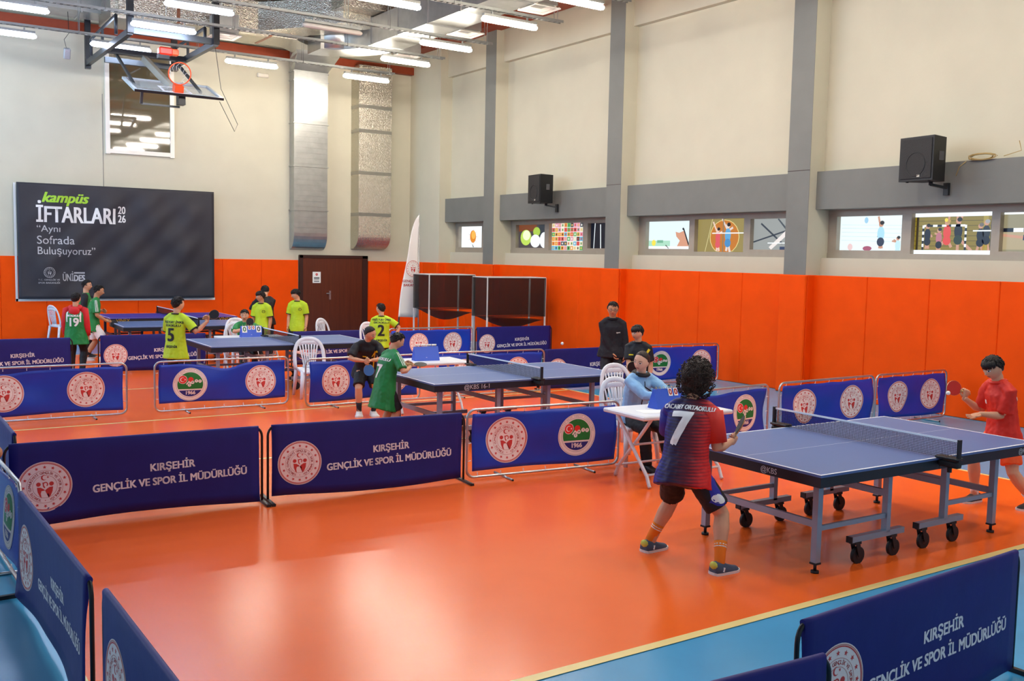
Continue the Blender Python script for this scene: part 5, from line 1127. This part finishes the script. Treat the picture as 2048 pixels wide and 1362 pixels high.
# 5 boy behind the umpire
b = person('person in a black shirt with yellow stripes, behind the light blue polo', (8.83, 10.1), 212, 1.37, ((8.62, 10.02, .70), None), None, None, lean=2, head=(-28, -4), hair='fringe', shirt=BLACKC, hem=-.09, fit_=1.1, legm=BLACKC, leglen=.85, socks=(DKS, .3), grip=((-.1, -.2, .95), None))
decal([(line2((-.02, -.02), (.05, .16), .022), YELT, .001), (line2((.05, .16), (.17, .36), .03), YELT, .001), (line2((.06, .14), (.16, .2), .02), YELT, .0012), (rect2(-.1, .27, -.04, .285), YELT, .001)], b['on']('front'), 'yellow_stripes', b['shirt'], .02); b['collar'](BLACKC)
racket('black racket with a pale edge held by the player behind the seated umpire', b['grip'][0], b['axis'][0], (-.5, -.85, .1), RBK, RBK, mat('cream_edge', '#e5d3a0', .5))
# 6 boy in black bending forward
b = person('person in a black kit bending forward, hands on a blue racket', (5.93, 12.47), 254, 1.40, ((5.77, 12.20, .79), (5.86, 12.17, .80)), ((5.80, 12.42, 245), (5.98, 12.34, 262)), (0, -.09, .635), lean=24.5, twist=0, head=(42, -4), hair='crop', shirt=BLACKC, hem=-.07, fit_=1.12, legm=BLACKC, leglen=.85, socks=(DKS, .4), shoe=(SHW, SOLE), grip=((.1, -.15, -.95), None), curl=(1, .9), poles=((-.9, .5, -.3), (.9, -.2, -.4)))
decal([(line2((.09, .05), (.1, .34), .018), YELT, .001), (rect2(-.07, .25, -.02, .265), YELT, .001), (line2((.12, .36), (.06, .25), .014), YELT, .001)], b['on']('front'), 'yellow_trim', b['shirt'], .02); decal([(rect2(-.01, -.32, .01, .0), YELT, .0), ], b['onl']('right'), 'yellow_piping', b['legs'], .03); decal([(rect2(.05, -.2, .11, -.185), YELT, .0)], b['onl']('front'), 'shorts_logo', b['legs'], .03)
racket('blue-faced racket pointing down in the hands of the player bending forward', b['grip'][0], b['axis'][0], (-.45, -.9, 0), RBL, RBK)
# 7 boy in green at the middle table
b = person('person in a long green jersey holding a black racket at the middle table', (5.36, 10.66), 2, 1.36, ((5.57, 10.50, .895), (5.62, 10.75, .92)), None, (0, -.05, .665), lean=13, head=(-12, -12), hair='short', shirt=GREEN, hem=-.21, fit_=1.2, legm=BLACKC, leglen=.95, socks=(DKS, .3), grip=((.93, -.35, -.02), None), curl=(.5, .6), poles=((-.3, -.7, -.6), (-.3, .7, -.5)))
decal([(rect2(q - .055, -.03, q + .055, .2), WHT, .001) for q in (-.32, 0, .32)], b['sleeve'](0), 'white_stripes', b['shirt'], .03)
txt(b, 'back', [('7', .24, .007, 1, 0, .15, WHT), ('ORTAOKULU', .05, .002, .9, 0, .31, WHT)])
racket('black racket held flat over the middle table by the player in green', b['grip'][0], b['axis'][0], (0, -.25, 1), RBK, RRD)
# 8 boy in lime 2
def lime(b, num, front=False):
    b['collar'](BLACKC, .044, .010); b['cuffs'](BLACKC)
    if num: txt(b, 'back', [(num, .28, .009, .9, 0, .17, INK), ('YEŞİLYURT İMKB', .05, .0015, .85, 0, .37, INK), ('ORTAOKULU', .05, .0015, .9, 0, .32, INK), ('KIRŞEHİR', .05, .0015, .9, .01, .0, INK)])
    if front: decal([(xf(ring2(.022, .03, 16), 1, .08, .31), INK, .001), (line2((.07, .3), (.09, .32), .006), INK, .001)], b['on']('front'), 'crest', b['shirt'], .02)
b = person('person in a lime jersey 2 seen from behind, red racket in hand', (7.99, 16.19), 62, 1.36, ((8.18, 16.01, .73), None), None, None, lean=2, head=(55, 0), hair='short', shirt=LIME, hem=-.1, fit_=1.1, legm=BLACKC, leglen=.85, socks=(WHC, .3), grip=((.05, -.05, -1), None), poles=((1, -.6, 0), None)); lime(b, '2')
racket('red racket hanging from the hand of the player in jersey 2', b['grip'][0], b['axis'][0], (-.55, -.83, 0), RRD, RBK)
# 9 boy in lime 5
b = person('person in a lime jersey 5 seen from behind, holding out a black racket', (4.1, 15.32), 38, 1.55, ((4.50, 15.05, 1.17), (4.22, 15.66, .85)), None, None, lean=3, head=(-18, 2), hair='short', shirt=LIME, hem=-.12, fit_=1.06, legm=BLACKC, leglen=.9, socks=(WHC, .3), grip=((.7, -.35, .3), None), poles=((.1, -.3, -1), None)); lime(b, '5')
racket('black racket held out by the player in jersey 5', b['grip'][0], b['axis'][0], (-.5, -.83, .2), RBK, RRD)
# 10 seated boy at the score cards
b = person('seated person peeking over the score cards, racket before the mouth', (6.03, 17.86), 250, 1.40, ((5.95, 17.60, .84), (6.2, 17.58, .77)), ((5.86, 17.5, 265), (6.1, 17.5, 265)), (0, -.02, .50), lean=8, head=(-4, -4), hair='short', shirt=mat('green_white_jersey', '#2c8a4a', .6, bump=.2, bscale=12), hem=-.03, legs='trousers', legm=BLACKC, shoe=(mat('yellow_shoe', '#e8a020', .5), SOLE), kpole=(0, -.5, 1), grip=((.25, .1, 1), None), poles=((-.9, .2, -.4), (.9, .2, -.4)))
decal([(rect2(q - .12, -.03, q + .12, .2), WHT, .001) for q in (-.3, .5)], b['sleeve'](0), 'white_stripes', b['shirt'], .03)
racket('black racket before the mouth of the seated player at the third table', b['grip'][0], b['axis'][0], (0, -1, .1), RBK, RRD)
# 11-13 group at the far wall
b = person('person in a lime shirt and lime shorts before someone in black', (6.88, 19.35), 222, 1.46, (None, None), None, None, head=(-45, -2), hair='fringe', skin=SKIN2, shirt=LIME, hem=-.1, legm=mat('lime_shorts', '#a9c424', .6, bump=.2, bscale=12), leglen=.6, socks=(WHC, .3)); lime(b, None, True)
b = person('person in black with elbows out, at the orange back wall', (7.34, 20.4), 75, 1.56, ((7.2, 20.45, .95), (7.33, 20.6, .95)), None, None, lean=6, head=(0, -25), shirt=BLACKC, sleeve='long', hem=-.06, fit_=1.1, legs='trousers', legm=BLACKC, poles=((.8, -.5, .1), (-.9, .5, .1)))
b = person('person in a lime shirt and black shorts standing in front of the brown door', (7.76, 19.65), 228, 1.49, (None, None), None, None, head=(-55, -10), hair='fringe', shirt=LIME, hem=-.1, fit_=1.05, legm=BLACKC, leglen=.9, socks=(WHC, .3)); lime(b, None, True)
# 14 boy in the red hoodie under a green jersey
b = person('person in a green jersey 19 over a red hoodie', (3.33, 18.98), 62, 1.46, (None, None), None, None, head=(-10, 0), hair='short', shirt=GREEN, sleeve='none', hem=-.14, fit_=1.22, legs='trousers', legm=BLACKC)
for i in (0, 1):
    sd, sh, el, w_ = b['arms'][i]; q = MB(); q.tube([sh - V((sd * .05, 0, -.01)), sh, sh.lerp(el, .5), el, el.lerp(w_, .5), el.lerp(w_, .95)], [x * 1.46 for x in (.044, .05, .046, .042, .04, .03)], REDH, 14); q.build('red_sleeve', b['t'])
q = MB(); nk = b['hc'] + V((0, -.03, -.155)); q.tube([nk + V((.085 * cos(a), .06 * sin(a) - .02, .02 * sin(a))) for a in [2 * pi * i / 16 for i in range(16)]], .04, REDH, 8, closed=True); q.ball(nk + V((0, -.085, -.06)), (.1, .05, .085), REDH); q.build('red_hood', b['t'])
txt(b, 'back', [('19', .21, .007, .9, 0, .19, WHT), ('ORTAOKULU', .045, .002, .9, 0, .31, WHT)])
decal([(rect2(s_ * .115 - .012, .2, s_ * .115 + .012, .4), WHT, .001) for s_ in (-1, 1)], b['on']('back'), 'white_piping', b['shirt'], .03)
# 15, 16 players in green at the far tables
b = person('person in a green jersey and white shorts at the blue-grey table', (3.98, 20.9), -12, 1.56, ((4.22, 20.72, .80), (4.2, 21.1, 1.0)), ((4.12, 20.75, -15), (3.85, 21.0, -5)), (0, 0, .76), lean=8, head=(-5, -4), hair='short', shirt=GREEN, hem=-.1, fit_=1.08, legm=WHC, leglen=.85, socks=(DKS, .3), shoe=(SHW, SOLE), grip=((.7, -.3, -.5), (.3, -.2, .9)), skin=SKIN2)
decal([(rect2(q - .06, -.03, q + .06, .2), WHT, .001) for q in (-.3, 0, .3)], b['sleeve'](0), 'white_stripes', b['shirt'], .03); decal([(rect2(-.16, -.2, .02, .02), GREEN, .0)], b['onl']('right'), 'green_panel', b['legs'], .03)
racket('dark racket in the lowered hand of the player in green and white shorts', b['grip'][0], b['axis'][0], (-.4, -.8, .4), RBK, RRD)
b = person('person in a green vest over black sleeves, behind another in white shorts', (4.0, 21.65), -20, 1.62, (None, None), None, None, head=(-10, 0), hair='short', shirt=GREEN, sleeve='none', hem=-.1, fit_=1.1, legs='trousers', legm=BLACKC)
for i in (0, 1):
    sd, sh, el, w_ = b['arms'][i]; q = MB(); q.tube([sh - V((sd * .05, 0, -.01)), sh, sh.lerp(el, .5), el, el.lerp(w_, .5), el.lerp(w_, .95)], [x * 1.62 for x in (.04, .046, .041, .036, .034, .028)], BLACKC, 14); q.build('black_sleeve', b['t'])
decal([(line2((.06, .1), (.12, .4), .03), WHT, .001)], b['on']('right'), 'white_piping', b['shirt'], .03)
# 17 bystander whose hand rests on the left barrier
b = person('person whose hand in a black sleeve rests on a framed barrier', (.40, 7.85), 0, 1.66, ((.815, 7.73, .775), None), None, None, lean=4, shirt=BLACKC, sleeve='long', legs='trousers', legm=BLACKC, skin=SKIN2, fing=((.9, -.35, -.3), None), palm=((0, 0, -1), None), curl=(.7, .4))
# balls
BALL = mat('white_ball', '#f4efe2', .35)
for c_, l in (((7.84, 10.5, 1.106), 'white table tennis ball in flight against the orange wall'), ((8.46, 5.32, 1.061), 'white table tennis ball just off the red racket')):
    mb = MB(); mb.ball((0, 0, 0), .02, BALL, 14, 10); o = tag(mb.build('table_tennis_ball'), l, 'ball'); o.location = c_
